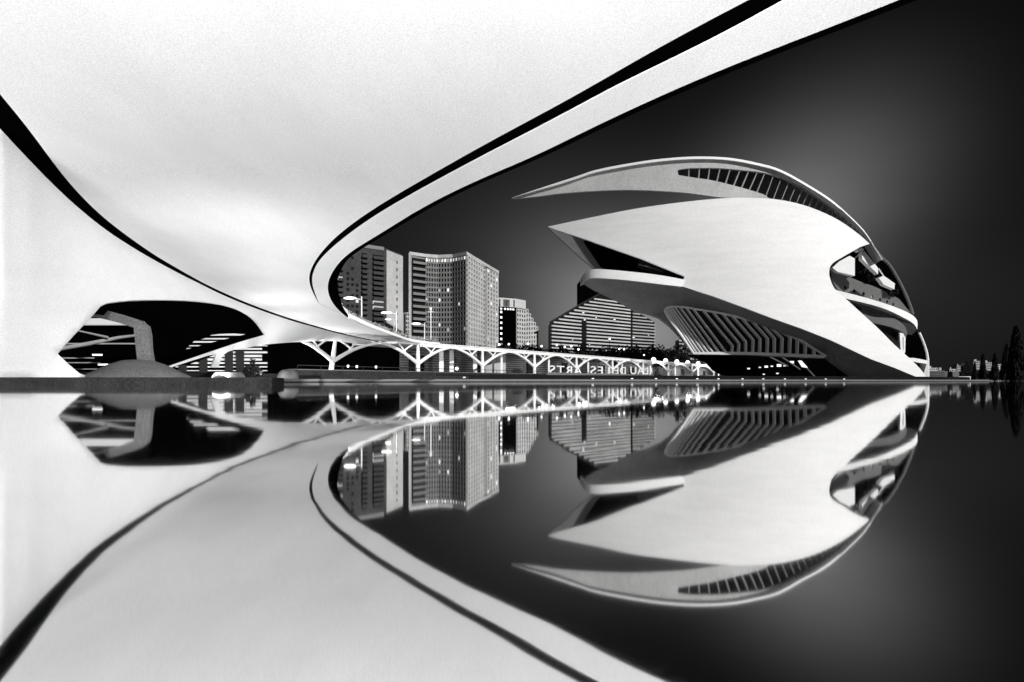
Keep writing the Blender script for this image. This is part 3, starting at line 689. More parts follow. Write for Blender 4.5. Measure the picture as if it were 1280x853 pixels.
# shorter black block with white crown
r = thing('apartment_block', 'dark block with a pale slotted crown and a column of lit windows', 'building', (*gp(640, 365), .4)); st = {'n': 0}; sp = {}
d0 = gp(622, 360); d1 = gp(645, 366); d2 = gp(656.5, 374); d3 = gp(672, 392); ztop = 47.0
mb = MB(); mb.prism([d0, d1, d2, (d2[0], d2[1]+20), (d0[0], d0[1]+24)], .4, 42); mb.build('wall', M['black'], r, 0)
mb = MB(); mb.prism([(d0[0]-.2, d0[1]-.4), (d1[0], d1[1]-.5), (d2[0]+.3, d2[1]-.3), (d2[0], d2[1]+20), (d0[0], d0[1]+24)], 42, ztop); mb.build('crown', M['towerlite'], r, 0)
ux = Vector((d1[0]-d0[0], d1[1]-d0[1], 0)); Lx = ux.length; ux.normalize(); nx = Vector((ux.y, -ux.x, 0))
for a0 in (.06, .30, .39, .47, .56, .84): mb = MB(); mb.obox(Vector((*d0, 0)), ux, nx, Lx*a0, Lx*a0+.7, .55, .62, 42.2, 46.2); mb.build('crown_slot', M['dark'], r, 0)
for j in range(9): mb = MB(); mb.obox(Vector((*d0, 0)), ux, nx, Lx*.14, Lx*.24, .03, .12, 14+j*3.05, 15.2+j*3.05); mb.build('window', M['glowpane'], r, 0)
for a0 in (.14, .35, .5, .65, .8): mb = MB(); mb.obox(Vector((*d0, 0)), ux, nx, Lx*a0, Lx*a0+1.1, .05, .13, 40.4, 41.3); mb.build('window', M['glowpane'], r, 0)
facade(r, d1, d2, 14, 41.5, 4, 11, M['towerlite'], .5, .45, .4, .02, 90, state=st, stuffp=sp)
# stepped terraces on its right
r = thing('stepped_block', 'pale apartment block stepping down to the right beside the dark block', 'building', (*gp(664, 385), .4)); st = {'n': 0}; sp = {}
for k in range(5):
    xa = lerp(656.6, 672, k/5); xb = lerp(656.6, 672, (k+1)/5); Ya = lerp(374, 392, k/5); Yb = lerp(374, 392, (k+1)/5); zt = CAMZ+(476-(386+k*5.5))*Ya/F
    p0, p1 = gp(xa, Ya), gp(xb, Yb); mb = MB(); mb.prism([p0, p1, (p1[0], p1[1]+14), (p0[0], p0[1]+14)], .4, zt-.1); mb.build('wall', M['towergrid'], r, 0)
    rows = max(3, int((zt-14)/2.6)); facade(r, p0, p1, zt-rows*2.6, zt, 1, rows, M['towerlite'], .5, .45, .4, .02, 95, state=st, stuffp=sp)
# striped hotel with sloping roofs
def Dh(px_, py_=0): return 380+(px_-688)*.55
OUT = [(688.5, 440), (688.5, 403), (725, 381.5), (738, 374.5), (752.5, 366.5), (788, 385.5), (818, 402.5), (818, 440)]
ht = thing('striped_hotel', 'wide dark building with pale horizontal bands and a roof sloping both ways', 'building', P(750, 470, 400)); ht.location.z = .4
mb = MB(); mb.patch([(688.5, 475)]+OUT[1:-1]+[(818, 475)], Dh, 26, step=14); mb.build('body', M['glass'], ht, 0)
mb = MB(); mb.patch([(724, 400), (724, 352), (728, 350.8), (741, 358), (757, 366), (757, 400)], lambda x, y: Dh(x)+4, 14, step=14); mb.build('stair_tower', M['black'], ht, 0)
z = 15.0
def rooftop(px_): return interp([(688.5, 403), (725, 381.5), (752.5, 366.5), (788, 385.5), (818, 402.5)], px_)
def zrow(px_, z_): return HY-(z_-CAMZ)*F/Dh(px_)
nb_ = 0
while z < 53:
    run = []
    for s_ in range(0, 261):
        px_ = 688.5+s_*.5
        ok = zrow(px_, z+1.0) > rooftop(px_)+.2 and not (725.6 < px_ < 731.6 and z < 38) and not (787 < px_ < 789.3) and px_ <= 818
        if ok: run.append(px_)
        if (not ok or s_ == 260) and run:
            if len(run) > 5:
                p0, p1 = P(run[0], 0, Dh(run[0])), P(run[-1], 0, Dh(run[-1])); p0.z = p1.z = 0; u_ = (p1-p0).normalized(); n_ = Vector((u_.y, -u_.x, 0))
                mb = MB(); mb.obox(p0, u_, n_, 0, (p1-p0).length, -.02, .9, z, z+.88); mb.build('balcony_band', M['towerlite'] if run[0] < 787 else M['wallgrey'], ht, 0)
            run = []
    z += 2.18
mb = MB(); mb.tube([P(687.5, 403.3, 377), P(725, 381, 397), P(752.5, 366, 413)], .55, 6); mb.build('roof_edge', M['dark'], ht, 0)
for _ in range(12):
    px_ = R.uniform(692, 816); z_ = 15.0+2.18*R.randint(0, 12)+1.3
    if zrow(px_, z_+1.4) < rooftop(px_)+2: continue
    p0 = P(px_, 0, Dh(px_)-1); mb = MB(); mb.box(p0.x, p0.y-.1, z_, p0.x+R.uniform(.6, 1.6), p0.y+.5, z_+.6); mb.build('window', M['glowmid'] if R.random() < .5 else M['glowdim'], ht, 0)
# small striped block seen beneath the opera ribs
r = thing('striped_block', 'small striped block seen between the arcade and the opera house ribs', 'building', (*gp(856, 420), .4))
mb = MB(); p0 = gp(849, 420); mb.box(p0[0], 420, .4, p0[0]+16, 430, 27); mb.build('wall', M['dark'], r, 0)
for k in range(6): mb = MB(); mb.box(p0[0]-.2, 419.4, 14+k*2.4, p0[0]+12-.6*k, 419.9, 15.1+k*2.4); mb.build('balcony_band', M['towerlite'], r, 0)
mb = MB(); mb.box(p0[0]+2, 421, 27.001, p0[0]+7, 427, 28.6); mb.build('roof_house', M['towergrid'], r, 0)

# ------------------------------------------------------------------ trees between the arcade and the towers
def make_tree(h, rad, seed, nl):
    rnd = random.Random(seed); r_ = bpy.data.objects.new('broadleaf_tree', None); C.objects.link(r_)
    mb = MB()
    for k in range(7):
        a_ = rnd.uniform(0, 2*pi); d = rad*rnd.uniform(.15, .6); cz = h*rnd.uniform(.5, .82); q_ = rad*rnd.uniform(.42, .62)
        leaves(mb, (cos(a_)*d, sin(a_)*d, cz), q_, q_, q_*.9, nl//7, .42, rnd)
    mb.build('crown', M['leaf'], r_, 0)
    mb = MB(); mb.tube([(0, 0, -.2), (.1, 0, h*.3), (.05, .1, h*.7)], [.3, .22, .08], 7)
    for k in range(4): a_ = rnd.uniform(0, 6.28); mb.tube([(.08, 0, h*.35), (cos(a_)*rad*.5, sin(a_)*rad*.5, h*.65)], [.12, .04], 5)
    mb.build('trunk', M['bark'], r_); return r_
protos = [make_tree(11, 4.6, s_, 900) for s_ in (1, 2, 3)]
TR = []; x = 520.0; i = 0
while x < 852:
    TR.append((x, max(200, YA(x)+22)+R.uniform(4, 40))); x += R.uniform(8.5, 12.5)
labs_where = lambda x_: ('below the bowed window grid of the tall tower' if x_ < 590 else 'below the right side wall of the tall tower' if x_ < 622 else 'in front of the dark block with the pale crown' if x_ < 660 else
      'in the gap left of the striped hotel' if x_ < 690 else 'below the left roof slope of the striped hotel' if x_ < 735 else 'below the right half of the striped hotel' if x_ < 800 else 'below the opera house prow')
used = [False]*3; cnt = {}
for px_, Y in TR:
    wh = labs_where(px_); cnt.setdefault(wh, []).append((px_, Y))
ordn = ['leftmost', 'second from left', 'third from left', 'fourth from left', 'fifth from left', 'sixth from left', 'seventh from left', 'eighth from left', 'ninth from left']
k_ = 0
for wh, lst in cnt.items():
    for j, (px_, Y) in enumerate(lst):
        if px_ < 622: hpx = 12
        elif px_ < 690: hpx = R.uniform(34, 50) if 628 < px_ < 668 else 38
        else: hpx = 34
        top = 476-(38+R.uniform(2, 9)) if not 628 < px_ < 668 else 476-R.uniform(44, 62)
        if px_ < 600: top = 476-R.uniform(40, 46)
        H_ = (476-top)*Y/F+CAMZ-.4; pr = protos[k_ % 3]
        if not used[k_ % 3]: o = pr; used[k_ % 3] = True
        else: o = copy_tree(pr)
        q = P(px_, 0, Y); s_ = H_/11; o.location = (q.x, q.y, .4); o.scale = (s_*1.05, s_*1.05, s_); o.rotation_euler = (0, 0, R.uniform(0, 6.28))
        lab = 'dark leafy tree '+wh if len(lst) == 1 else 'dark leafy tree, '+ordn[j]+' '+wh
        tag(o, lab, 'tree', 'dark trees between the arcade and the towers'); k_ += 1
# lamps glittering among the trees
lampspots = [(706, 434, 205), (696, 431.5, 210), (774, 436.5, 205), (780, 437, 206), (714, 433, 207), (723, 437, 204), (636, 430.5, 200), (660, 430, 200), (677, 433, 202), (805, 444, 205), (762, 424, 206), (624, 431, 200)]
for i, (px_, py_, Y) in enumerate(lampspots):
    q = P(px_, py_, max(Y-18, YA(px_)+19))
    if i == 0:
        pl0 = thing('park_lamp', 'x', 'lamp', (q.x, q.y, q.z)); mb = MB(); mb.tube([q-Vector((0, 0, q.z-.4)), q], .08, 6); mb.build('post', M['dark'], pl0)
        mb = MB(); mb.ball(q, .3, 8, 5); mb.build('globe', M['lamp'], pl0); l_ = pl0
    else: l_ = copy_tree(pl0); l_.location = q
    tag(l_, 'tiny bright lamp among the dark trees behind the arcade', 'lamp', 'lamps among the dark trees')

# ------------------------------------------------------------------ opera house
op = thing('opera_house', 'huge white shell opera house with a long feather roof beside the water', 'opera house', (60, 195, .4))
def Wn(px_):
    t_ = min(max((px_-684)/476, 0), 1); return 26*sin(pi*t_*.75)**.95 if t_ > 0 else 0
def Dn(px_, py_):
    k = min(max((335-py_)/110, 0), 1)*.72; k2 = min(max((py_-400)/80, 0), 1)*.35
    return 200-Wn(px_)*sqrt(1-k*k)*sqrt(1-k2*k2)
top_shell = smooth([(684.5,283.6),(736,272.6),(787.6,262.3),(826,256.3),(865,251.5),(895,248.7),(921.7,247.4),(948,247.7),(970,249.5),(990,253),(1009,258),(1030.7,266.5),(1052.5,278),(1074,293.5),(1087,305)], 5)
notch = [(1087,305)]+smooth([(1080,307.3),(1074,309.7),(1056,320),(1045,326.5),(1040,330.5),(1037,336),(1037,346),(1042,359),(1050,367.5),(1060,376)], 4)+smooth([(1074,389),(1096,409),(1118,431),(1139.7,450.6),(1150,461),(1156,469),(1159.6,476.4)], 3)
bot_shell = [(1159,477),(1139.7,469),(1118,460),(1089,449.3),(1067,439),(1038,425.3),(1001.6,410.9),(965,398),(929,384.3),(892.6,371),(852.7,358.2),(856,345.5),(800.5,323),(731,299),(697,288)]
mb = MB(); mb.patch(top_shell+notch[1:]+bot_shell, Dn, lambda x, y: 1.0 if x > 720 else .5, step=8); mb.build('side_shell', M['shell'], op, 30)
# far shell, seen from inside under the beak
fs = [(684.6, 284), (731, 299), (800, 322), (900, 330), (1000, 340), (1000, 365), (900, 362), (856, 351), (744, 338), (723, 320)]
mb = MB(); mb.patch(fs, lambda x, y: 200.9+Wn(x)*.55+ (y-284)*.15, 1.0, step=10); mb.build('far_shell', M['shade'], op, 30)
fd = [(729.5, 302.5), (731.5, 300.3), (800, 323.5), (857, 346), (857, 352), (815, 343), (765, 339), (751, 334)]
mb = MB(); mb.patch(fd, lambda x, y: 199.0+Wn(x)*.3-(x-729)*.02, .5, step=10); mb.build('beak_shade', M['black'], op, 30)  # black sheet standing for the shade in the opening under the beak
mb = MB(); mb.tube([P(797, 330, 196), P(812, 334, 196), P(830, 340, 196)], [1.2, 1.5, 1.3], 12); mb.build('beak_duct', M['glass'], op)
# terrace prow: pale rim and the rough belly under it
def Dr(px_): # plan curve of the rim
    t_ = min(max((px_-729.5)/130, 0), 1); return 183-9*sqrt(max(0, 1-(1-t_)**2))
rim_t = smooth([(729.6,345),(731,341),(738.6,337.4),(754,336.7),(800,341),(830,345),(857,350)], 5)
rim_b = smooth([(853,358.6),(830,356),(800,352.3),(775,349.6),(749,347.8),(736,348.4),(729.6,352)], 5)
mb = MB(); mb.patch(rim_t+rim_b, lambda x, y: Dr(x), lambda x, y: Vector((0, 10+max(0, min(20, (x-735)*.6)), 0)), step=6); mb.build('terrace_rim', M['shell'], op, 30)
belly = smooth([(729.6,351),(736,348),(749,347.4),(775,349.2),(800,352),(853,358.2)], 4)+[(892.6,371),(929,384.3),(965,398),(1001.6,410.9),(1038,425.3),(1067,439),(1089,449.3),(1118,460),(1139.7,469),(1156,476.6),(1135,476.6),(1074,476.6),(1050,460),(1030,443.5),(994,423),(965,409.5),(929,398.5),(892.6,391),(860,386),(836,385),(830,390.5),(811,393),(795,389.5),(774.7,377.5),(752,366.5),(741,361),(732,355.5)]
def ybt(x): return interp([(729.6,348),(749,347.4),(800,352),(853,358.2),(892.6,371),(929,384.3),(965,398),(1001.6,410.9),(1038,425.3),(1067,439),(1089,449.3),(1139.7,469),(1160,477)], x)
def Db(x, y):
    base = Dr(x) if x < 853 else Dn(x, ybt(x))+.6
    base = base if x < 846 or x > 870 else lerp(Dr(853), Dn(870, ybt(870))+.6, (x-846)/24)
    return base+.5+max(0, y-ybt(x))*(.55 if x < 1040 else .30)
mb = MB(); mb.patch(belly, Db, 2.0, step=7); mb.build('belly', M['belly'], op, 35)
# strut and arc seen at the left below the prow
mb = MB(); mb.patch([(811,392.5),(830,390),(834,398),(850,415),(862,434),(855,425),(840,409),(826,398)], lambda x, y: 205, 3, step=8); mb.build('rear_buttress', M['belly'], op)
# gallery glass, floor beam and the slanting ribs
gal = [(831,388),(836,385),(860,386),(892.6,391),(929,398.5),(965,409.5),(994,422),(1031,444),(1031,447),(940,443),(867,442)]
def Dg(x, y): return 188.5-(x-831)*.04+(y-385)*.05
mb = MB(); mb.patch(gal, lambda x, y: Dg(x, y)+1.4, 1.0, step=9); mb.build('gallery_glass', M['glass'], op)
mb = MB(); mb.patch(smooth([(866,440.5),(900,440),(940,440.3),(1031,444)], 4)+smooth([(1031,448),(940,444),(900,443.5),(867,443)], 4), lambda x, y: Dg(x, y)-.8, 5, step=9); mb.build('gallery_floor', M['rib'], op)
z7 = lambda x, y: (820+x/5.333, 370+y/5.333)
mb = MB(); gt = [z7(*p) for p in ((250,382),(160,250),(100,170),(60,105),(62,90),(80,76),(120,72),(200,77),(260,88),(320,97),(385,108),(450,120),(515,134),(580,150),(645,168),(710,188),(770,210),(830,236),(890,262),(950,290),(1005,320),(1065,360),(1135,402))]
mb.tube([P(x, y, Dg(x, y)-.8) for x, y in smooth(gt, 3)], .32, 6); mb.build('gallery_frame', M['rib'], op)
ribs = [((68,92),(250,378),None),((78,84),(272,378),None),((90,80),(295,378),None),((106,78),(322,376),None),((130,78),(350,376),None),((165,78),(380,372),None),((205,80),(422,372),None),((255,90),(468,372),None),
 ((320,98),(515,332),(510,378)),((385,108),(560,318),(555,378)),((450,120),(604,306),(604,380)),((515,134),(654,294),(650,386)),((580,150),(700,286),(697,390)),((645,166),(750,284),(747,392)),((710,186),(797,284),(795,394)),((770,210),(848,282),(845,396)),((830,236),(902,275),(897,398)),((890,262),(950,288),(948,400)),((950,288),(1004,322),(1002,404)),((1008,322),(1062,358),(1062,406))]
for a_, b_, c_ in ribs:
    pts = [z7(*a_), z7(*b_)]+([z7(*c_)] if c_ else [])
    mb = MB()
    for p_, q_ in zip(pts, pts[1:]):
        d = Vector((q_[0]-p_[0], q_[1]-p_[1])).normalized(); n_ = Vector((-d.y, d.x))*.62
        mb.patch([(p_[0]+n_.x, p_[1]+n_.y), (q_[0]+n_.x, q_[1]+n_.y), (q_[0]-n_.x, q_[1]-n_.y), (p_[0]-n_.x, p_[1]-n_.y)], lambda x, y: Dg(x, y)-.7, 1.8, step=60)
    mb.build('gallery_rib', M['rib'], op, 0)
# dark core under and inside the hull
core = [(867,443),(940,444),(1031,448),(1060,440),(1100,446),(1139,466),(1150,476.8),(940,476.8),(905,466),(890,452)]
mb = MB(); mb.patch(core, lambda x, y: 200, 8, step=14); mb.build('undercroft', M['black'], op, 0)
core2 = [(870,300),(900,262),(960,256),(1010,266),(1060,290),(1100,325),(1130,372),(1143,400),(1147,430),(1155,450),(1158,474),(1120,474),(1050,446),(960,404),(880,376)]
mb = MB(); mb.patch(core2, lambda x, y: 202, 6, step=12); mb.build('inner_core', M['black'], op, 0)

for i, (px_, py_, w_) in enumerate(((936, 461, .35), (950, 459.5, .3), (958, 458.5, .45), (965, 458, .3), (974, 457, .6), (981, 457.5, .3), (990, 453, .55), (972, 467, .3), (955, 468, .25))):
    q = P(px_, py_, 199.6); mb = MB(); mb.box(q.x-w_, q.y-.1, q.z-w_*.6, q.x+w_, q.y+.38, q.z+w_*.6); mb.build('undercroft_light', M['glowmid' if i % 2 else 'glowpane'], op, 0)
mb = MB(); mb.patch([(998, 451), (1002, 451), (1010, 460), (1003, 459)], lambda x, y: 199.3, .5, step=20); mb.build('lit_panel', M['glowmid'], op, 0)
mb = MB()
for a_, b_ in (((960, 445), (985, 458)), ((975, 445), (1000, 462)), ((1008, 460), (1022, 475))): mb.tube([P(*a_, 199.2), P(*b_, 199.2)], .22, 6)
mb.build('undercroft_struts', M['shade'], op)
# feather roof
ptop = smooth([(639.5,247.5),(680,234),(720,221),(746,212.5),(790,204),(830,198.5),(871,196),(911,197.5),(947,204),(976,212.5),(1009,230.5),(1038,249),(1060,268),(1078,286),(1089,301),(1103,323)], 5)
pbot = smooth([(640.5,249),(672,245.8),(700,242),(740,239),(780,237.5),(820,238.6),(860,241.5),(905,247.3),(948,248),(990,253.4),(1030,266.8),(1060,282.8),(1085,303.5),(1103,325)], 5)
yt = lambda x: interp(ptop, x); yb = lambda x: interp(pbot, x)
def hw(x): 
    t_ = min(max((x-640)/300, 0), 1); return 19.5*sin(t_*pi/2)**.9
def Dp(x, y):
    v_ = (y-yt(x))/max(yb(x)-yt(x), .5); v_ = min(max(v_, 0), 1)
    return 200-hw(x)*(1.0-.14*v_)
slot = [(847,213.5)]+smooth([(849,212),(860,210.5),(874,210),(900,210.3),(929,213),(954,216),(980,223.6),(1001.6,233),(1023,247),(1045,262.5),(1067,281),(1083,299)], 3)+\
       smooth([(1080,301),(1063,288),(1041,274.5),(1015,263.5),(990,257.5),(965,250),(956,244),(945,240),(929,235.3),(909,230),(898,227.3),(885,224.6),(872.7,223),(860,221),(848,219)], 3)
def clampslot(poly): return [(x, min(y, yb(x)-.8)) for x, y in poly]
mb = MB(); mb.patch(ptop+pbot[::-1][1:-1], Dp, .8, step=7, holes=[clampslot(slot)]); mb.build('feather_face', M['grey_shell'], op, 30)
rim = [(x, y) for x, y in ptop]; rim2 = [(x, y+ (2.9 if x > 700 else 2.9*(x-640)/60)*(1 if x < 1050 else .6)) for x, y in ptop]
mb = MB(); fr = [P(x, y-.15, Dp(x, y)-.1) for x, y in rim]; fb = [P(x, y, Dp(x, y)-.75) for x, y in rim2]
mb.strip(fr, fb, Vector((0, .24, 0))); mb.build('feather_rim', M['shell'], op, 30)
mb = MB(); A_ = [P(x, y, Dp(x, y)) for x, y in rim]; fr_ = []; fidx = []; nseg = 8
for i, a_ in enumerate(A_):
    h_ = 200-a_.y
    for k in range(nseg+1):
        u_ = k/nseg; y_ = a_.y+1.15*h_*u_; fr_.append(Vector((a_.x*(1+.8*(y_/a_.y-1)), y_, a_.z*(1+(.85-.35*u_)*(y_/a_.y-1)))))
for i in range(len(A_)-1):
    for k in range(nseg): fidx.append((i*(nseg+1)+k, (i+1)*(nseg+1)+k, (i+1)*(nseg+1)+k+1, i*(nseg+1)+k+1))
mb.shell(fr_, [p-Vector((0, 0, .5)) for p in fr_], fidx); mb.build('feather_roof', M['shell'], op, 30)
# slanting fins in the slot
tops = [113,150,185,221,256,290,320,350,375,405,432,460,485,507,527,546,564,582,600,616,632,648,662,676,690,702]
bots = [113,146,178,208,238,266,293,320,346,378,402,428,454,478,500,521,541,561,580,598,616,633,649,664,680,694]
for a_, b_ in zip(tops, bots):
    x0_ = 820+a_/2.753; x1_ = 820+b_/2.753
    ya = interp(slot[:38], x0_)-.6 if x0_ < 1082 else 298
    lowc = sorted([(x, y) for x, y in slot[38:]]); yb_ = interp(lowc, x1_)+.6
    wd = .55
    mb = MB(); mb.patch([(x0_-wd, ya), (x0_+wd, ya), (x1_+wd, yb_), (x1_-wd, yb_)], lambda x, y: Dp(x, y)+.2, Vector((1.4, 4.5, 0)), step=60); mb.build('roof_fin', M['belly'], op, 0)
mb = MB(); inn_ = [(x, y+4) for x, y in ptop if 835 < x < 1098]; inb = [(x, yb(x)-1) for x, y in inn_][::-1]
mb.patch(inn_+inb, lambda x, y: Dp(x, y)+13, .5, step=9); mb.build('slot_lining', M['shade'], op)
# outer right edge: dark roof line then the thin pale curve
redge = [(1087,304),(1102,322),(1112,332),(1125,354),(1136,378),(1141,393)]
mb = MB(); mb.tube([P(x, y, 196) for x, y in smooth(redge, 4)], [.45]*21, 8); mb.build('roof_edge', M['shade'], op)
hull = smooth([(1086,306),(1100,323),(1111,333),(1124,355),(1135,380),(1140,392)], 3)+[(1120,384),(1095,376),(1065,365),(1045,350),(1041,336),(1062,318)]
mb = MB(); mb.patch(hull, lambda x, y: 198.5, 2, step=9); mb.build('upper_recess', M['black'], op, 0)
ped = smooth([(1149,416),(1153,425),(1157,436),(1159.6,448),(1160,462),(1160,476.6)], 4)
mb = MB(); mb.tube([P(x, y, 188) for x, y in ped], .34, 8); mb.build('outer_arch', M['shell'], op)
# round-windowed wall, decks and drum in the right-hand cut
pw = [(1039,337),(1048,341),(1062,346.5),(1075,352),(1092,358),(1110,366),(1124,374),(1133,385),(1138,391),(1122,386),(1098,378),(1075,371.5),(1048,364),(1041,352)]
ports = [(1056.8,361.3),(1068,365.8),(1079.4,369.2),(1090,372.9),(1100.2,376.5),(1109.1,379.2),(1116.5,382.3),(1122,384.9)]
mb = MB(); hl = []
for i, (cx_, cy_) in enumerate(ports[:7]):
    r1 = 2.1-.12*i; hl.append([(cx_+cos(a)*r1*.95, cy_-1.8+sin(a)*r1*1.3) for a in [2*pi*k/10 for k in range(10)]])
mb.patch(pw, lambda x, y: 190, .6, step=4, holes=hl); mb.build('porthole_wall', M['shade'], op, 0)
for i, (cx_, cy_) in enumerate(ports[:7]):
    mb = MB(); r1 = 1.7-.12*i; mb.patch([(cx_+cos(a)*r1, cy_-1.8+sin(a)*r1*1.3) for a in [2*pi*k/10 for k in range(10)]], lambda x, y: 190.9, .2, step=20); mb.build('porthole', M['glass'] if i not in (3,) else M['glowdim'], op, 0)
def deck(topc, botc, depth, thick, name, m_):
    mb = MB(); mb.patch(smooth(topc, 4)+smooth(botc[::-1], 4), depth, thick, step=6); return mb.build(name, m_, op, 30)
deck([(1040,361),(1046.7,363.3),(1075.7,370.5),(1098,377),(1120,384.5),(1137,392),(1145.5,399),(1147,406)], [(1040,368),(1055.7,373),(1087,380.5),(1109,387.5),(1131,398),(1142,405),(1146.5,412)], lambda x, y: 184.5+max(0, x-1110)*.12, 14, 'upper_balcony', M['shell'])
mb = MB(); mb.patch([(1055.7,373),(1087,380.5),(1109,387.5),(1131,398),(1142,405),(1146.5,412),(1140,419),(1134,418),(1131,409),(1118,400),(1080,388)], lambda x, y: 187+(y-373)*.05, 3, step=7); mb.build('balcony_underside', M['dark'], op)  # dark panel painting the shade under the balcony lip
deck([(1070,386),(1091,390.5),(1118,398.5),(1131,408),(1134,417)], [(1075,398),(1091,403.7),(1113.6,409),(1128,415.5),(1132.5,421.5)], lambda x, y: 187.5, 10, 'drum', M['shade'])
mb = MB(); mb.patch([(1091,405),(1113,410),(1126,416),(1126,440),(1110,424)], lambda x, y: 189.5, 1, step=7); mb.build('drum_window', M['glass'], op, 0)
mb = MB(); mb.patch([(1124.5,416),(1129,417),(1132,422),(1131.5,440),(1129,446),(1126,442)], lambda x, y: 186.5, .8, step=7, holes=[[(1128,423),(1129.6,421),(1129.8,436),(1128.6,440)]]); mb.build('window_frame', M['shell'], op, 0)
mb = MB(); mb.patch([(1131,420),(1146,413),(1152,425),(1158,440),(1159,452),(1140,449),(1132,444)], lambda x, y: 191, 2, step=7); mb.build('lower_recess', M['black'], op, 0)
deck([(1136,447.5),(1145,448),(1159.5,451)], [(1140,451.5),(1148,453.5),(1159.5,455)], lambda x, y: 186.5, 8, 'lower_balcony', M['shell'])
mb = MB(); mb.patch([(1158.2,455),(1160,455),(1160,476.8),(1157,474),(1152,467),(1155,466)], lambda x, y: 184.5, 3, step=7); mb.build('tail', M['grey_shell'], op, 0)
# white boxes and panel inside the notch
for nm, pts, dd, m_ in (('white_box', [(1040.5,334.8),(1049,327),(1062,320),(1068.6,323.4),(1068.6,345),(1047,340)], 183, 'shell'),
                    ('slanted_panel', [(1078,314.8),(1081,314.5),(1098,335.7),(1097.5,343),(1077.5,323.8)], 183, 'shell'),
                    ('small_box', [(1098.5,347.5),(1104.7,344.8),(1118.7,354.6),(1118,361.8),(1104.7,356)], 183, 'shell'),
                    ('roof_light', [(1070,311.8),(1077,309.5),(1080,312.8),(1074,315)], 184, 'shell')):
    mb = MB(); mb.patch(pts, lambda x, y, dd=dd: dd, 1.8, step=12); mb.build(nm, M[m_], op, 0)
mb = MB(); mb.tube([P(1070, 322, 187), P(1079.5, 312, 187)], .22, 6); mb.tube([P(1070, 313, 187), P(1079, 312, 187)], .22, 6); mb.tube([P(1098, 336, 187), P(1104, 345, 187)], .2, 6); mb.build('roof_struts', M['rib'], op)
for i, (px_, py_, lab) in enumerate(((1076, 334, 'spiky dark planting on the opera terrace beside the white box'), (1092, 345, 'dark planting on the opera terrace under the slanted panel'), (1116, 363, 'dark planting on the opera terrace below the small white box'))):
    q = P(px_, py_, 189); mb = MB(); leaves(mb, q, 1.9, 1.0, 1.9, 260, .4, R, shell=0); tag(mb.build('terrace_plant', M['leaf'], None, 0), lab, 'plant', 'planting on the opera terrace')
# ------------------------------------------------------------------ right-hand horizon
mb = MB(); q = P(1140, 474, 215); mb.lathe([(3.2, 0), (3.0, .8), (2.2, 1.6), (1.0, 2.0), (.001, 2.1)], 20, (q.x, q.y, .4)); tag(mb.build('tent', M['white']), 'low bright white tent glimpsed under the tail of the opera house', 'tent')
def block(px0, px1, pyt, Y, m_, lab, rows, cols_, winm='pane'):
    r_ = thing('apartment_block', lab, 'building', (*gp((px0+px1)/2, Y), .4), 'far apartment blocks on the right')
    a_, b2 = gp(px0, Y), gp(px1, Y); zt = CAMZ+(HY-pyt)*Y/F; mb = MB(); mb.box(a_[0], Y, .4, b2[0], Y+14, zt); mb.build('wall', M[m_], r_, 0)
    mb = MB(); mb.box(a_[0]+2, Y+2, zt+.001, a_[0]+(b2[0]-a_[0])*.4, Y+8, zt+2.2); mb.build('roof_house', M[m_], r_, 0)
    W_ = b2[0]-a_[0]; h_ = 3.0
    for j in range(rows):
        for i in range(cols_):
            z_ = zt-2.4-j*3.0; x_ = a_[0]+W_*(i+.25)/cols_
            mb = MB(); mb.box(x_, Y-.12, z_, x_+W_/cols_*.5, Y+.02, z_+1.5); mb.build('window', M[winm], r_, 0)
BL = [(1161,1172,460,760,'towerlite','low pale block just right of the opera house tail',3,4),(1173,1186,462,770,'wallgrey','low block with flat roof second from the opera tail',3,5),(1187,1195,461.5,740,'towerlite','narrow low block above the dark hedge',3,3),
      (1196,1204,457.5,800,'wallgrey','pale block with a raised roof left of the big white one',3,3),(1205,1216,456,800,'white','bright block left of the first cypress',4,4),(1217,1230,451.5,790,'wallgrey','tallest bright block between the first two cypresses',5,6),(1231,1243,453,800,'wallgrey','wide pale block behind the third cypress',5,6),(1245,1254,455.5,820,'towerlite','pale block left of the leaning cypress',4,4)]
for b0 in BL: block(*b0)
r = thing('garden_pavilion', 'low grey slatted pavilion by the water right of the opera house', 'pavilion', (*gp(1175, 330), .4))
a_, b2, c_ = gp(1161, 330), gp(1178, 332), gp(1193, 334)
mb = MB(); mb.box(a_[0], 330, .4, b2[0], 336, 5.3); mb.build('slatted_wall', M['shade'], r, 0)
mb = MB(); mb.box(b2[0]+.2, 330.5, .4, c_[0], 336, 5.0); mb.build('grey_wall', M['shade'], r, 0)
for k in range(5): mb = MB(); mb.box(a_[0], 329.7, .9+k*.9, b2[0], 329.98, 1.15+k*.9); mb.build('slat', M['dark'], r, 0)
r = thing('boat_shelter', 'long low pale shelter at the water edge left of the cypresses', 'shelter', (*gp(1203, 345), .4))
a_, b2 = gp(1193, 345), gp(1212, 345)
mb = MB(); mb.box(a_[0], 344, 2.1, b2[0], 349, 2.5); mb.build('roof', M['white'], r, 0)
for x_ in (.02, .33, .66, .96): mb = MB(); xx = lerp(a_[0], b2[0], x_); mb.box(xx, 344.2, .4, xx+.3, 344.5, 2.1); mb.build('post', M['white'], r, 0)
mb = MB()
for _ in range(5200):
    px_ = R.uniform(1190, 1330); hgt = 6.5 if px_ > 1215 else 5.0
    q = P(px_, 470, 372+R.uniform(0, 10)); leaves(mb, (q.x, q.y, R.uniform(1.2, hgt*R.uniform(.6, 1.0))), .8, .8, .8, 1, 1.0, R, shell=0)
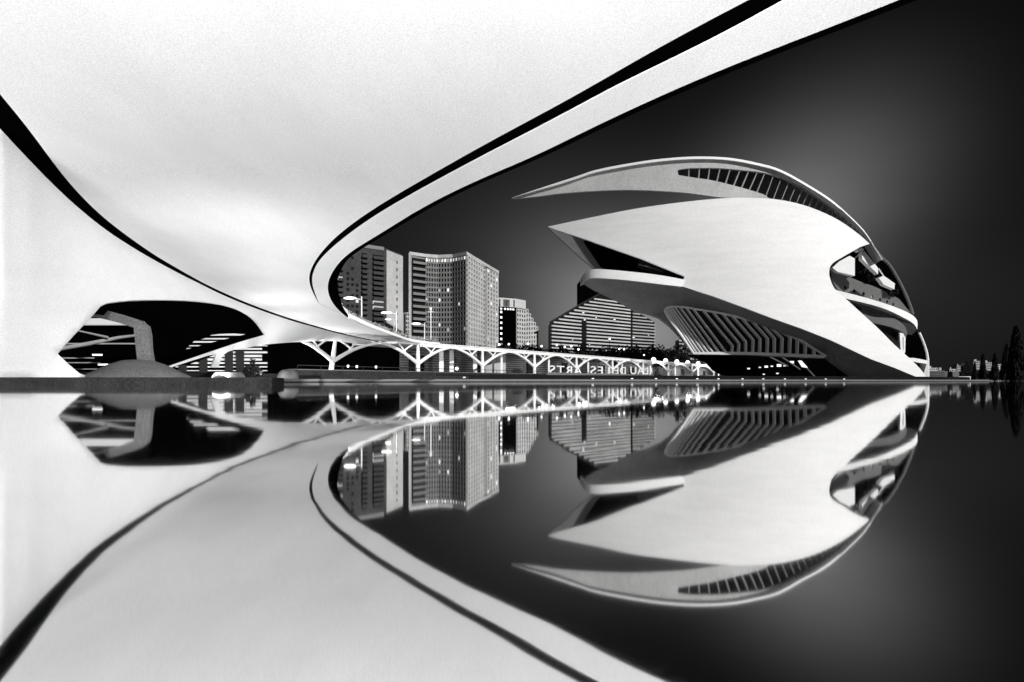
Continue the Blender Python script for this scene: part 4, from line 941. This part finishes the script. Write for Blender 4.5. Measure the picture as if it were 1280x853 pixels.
tag(mb.build('tree_belt', M['leaf'], None, 0), kind='stuff')
mb = MB()
for _ in range(900):
    px_ = R.uniform(1161, 1190); q = P(px_, 470, 322); leaves(mb, (q.x, q.y+R.uniform(-1, 1), R.uniform(.4, 1.3)), .4, .4, .3, 1, .35, R, shell=0)
tag(mb.build('waterside_planting', M['leafpale'], None, 0), kind='stuff')
def cypress(px_, pyt, Y, wpx, lean, lab, seed):
    rnd = random.Random(seed); q = P(px_, 0, Y); H_ = (HY-pyt)*Y/F; r_ = thing('cypress', lab, 'tree', (q.x, q.y, .4), 'cypresses on the right')
    Rm = wpx*Y/F/2; mb = MB(); n_ = int(1500+wpx*180)
    for _ in range(n_):
        t_ = rnd.random()**.8; rr = Rm*(1-t_)**.62*(.35+.65*min(1, t_*6+.4))*rnd.uniform(.55, 1.08); a_ = rnd.uniform(0, 6.28)
        c_ = Vector((q.x+cos(a_)*rr+lean*t_*H_, q.y+sin(a_)*rr, .6+t_*(H_-.5))); s_ = rnd.uniform(.3, .6)*Rm/2.2
        up = Vector((rnd.gauss(0, .3), rnd.gauss(0, .3), 1)).normalized(); sd = up.cross(Vector((rnd.gauss(0, 1), rnd.gauss(0, 1), .2))).normalized()
        mb.add([c_-up*s_*1.6, c_+sd*s_*.6, c_+up*s_*1.8, c_-sd*s_*.6], [(0, 1, 2, 3)])
    mb.build('foliage', M['leaf'], r_, 0)
    mb = MB(); mb.tube([(q.x, q.y, .3), (q.x+lean*H_*.85, q.y, H_*.85)], [Rm*.3, .08], 8); mb.build('trunk', M['bark'], r_)
cypress(1218.5, 452, 330, 5, 0, 'thin short cypress farthest left of the row', 1)
cypress(1228.5, 443, 320, 8.5, 0, 'slim cypress second from the left', 2)
cypress(1243.5, 442.5, 310, 9, 0, 'slim pointed cypress in the middle of the row of five', 3)
cypress(1256, 431, 300, 11, .05, 'leaning dark cypress left of the tallest one', 4)
cypress(1270, 409.5, 280, 19, 0, 'tallest and widest dark cypress at the right edge', 5)
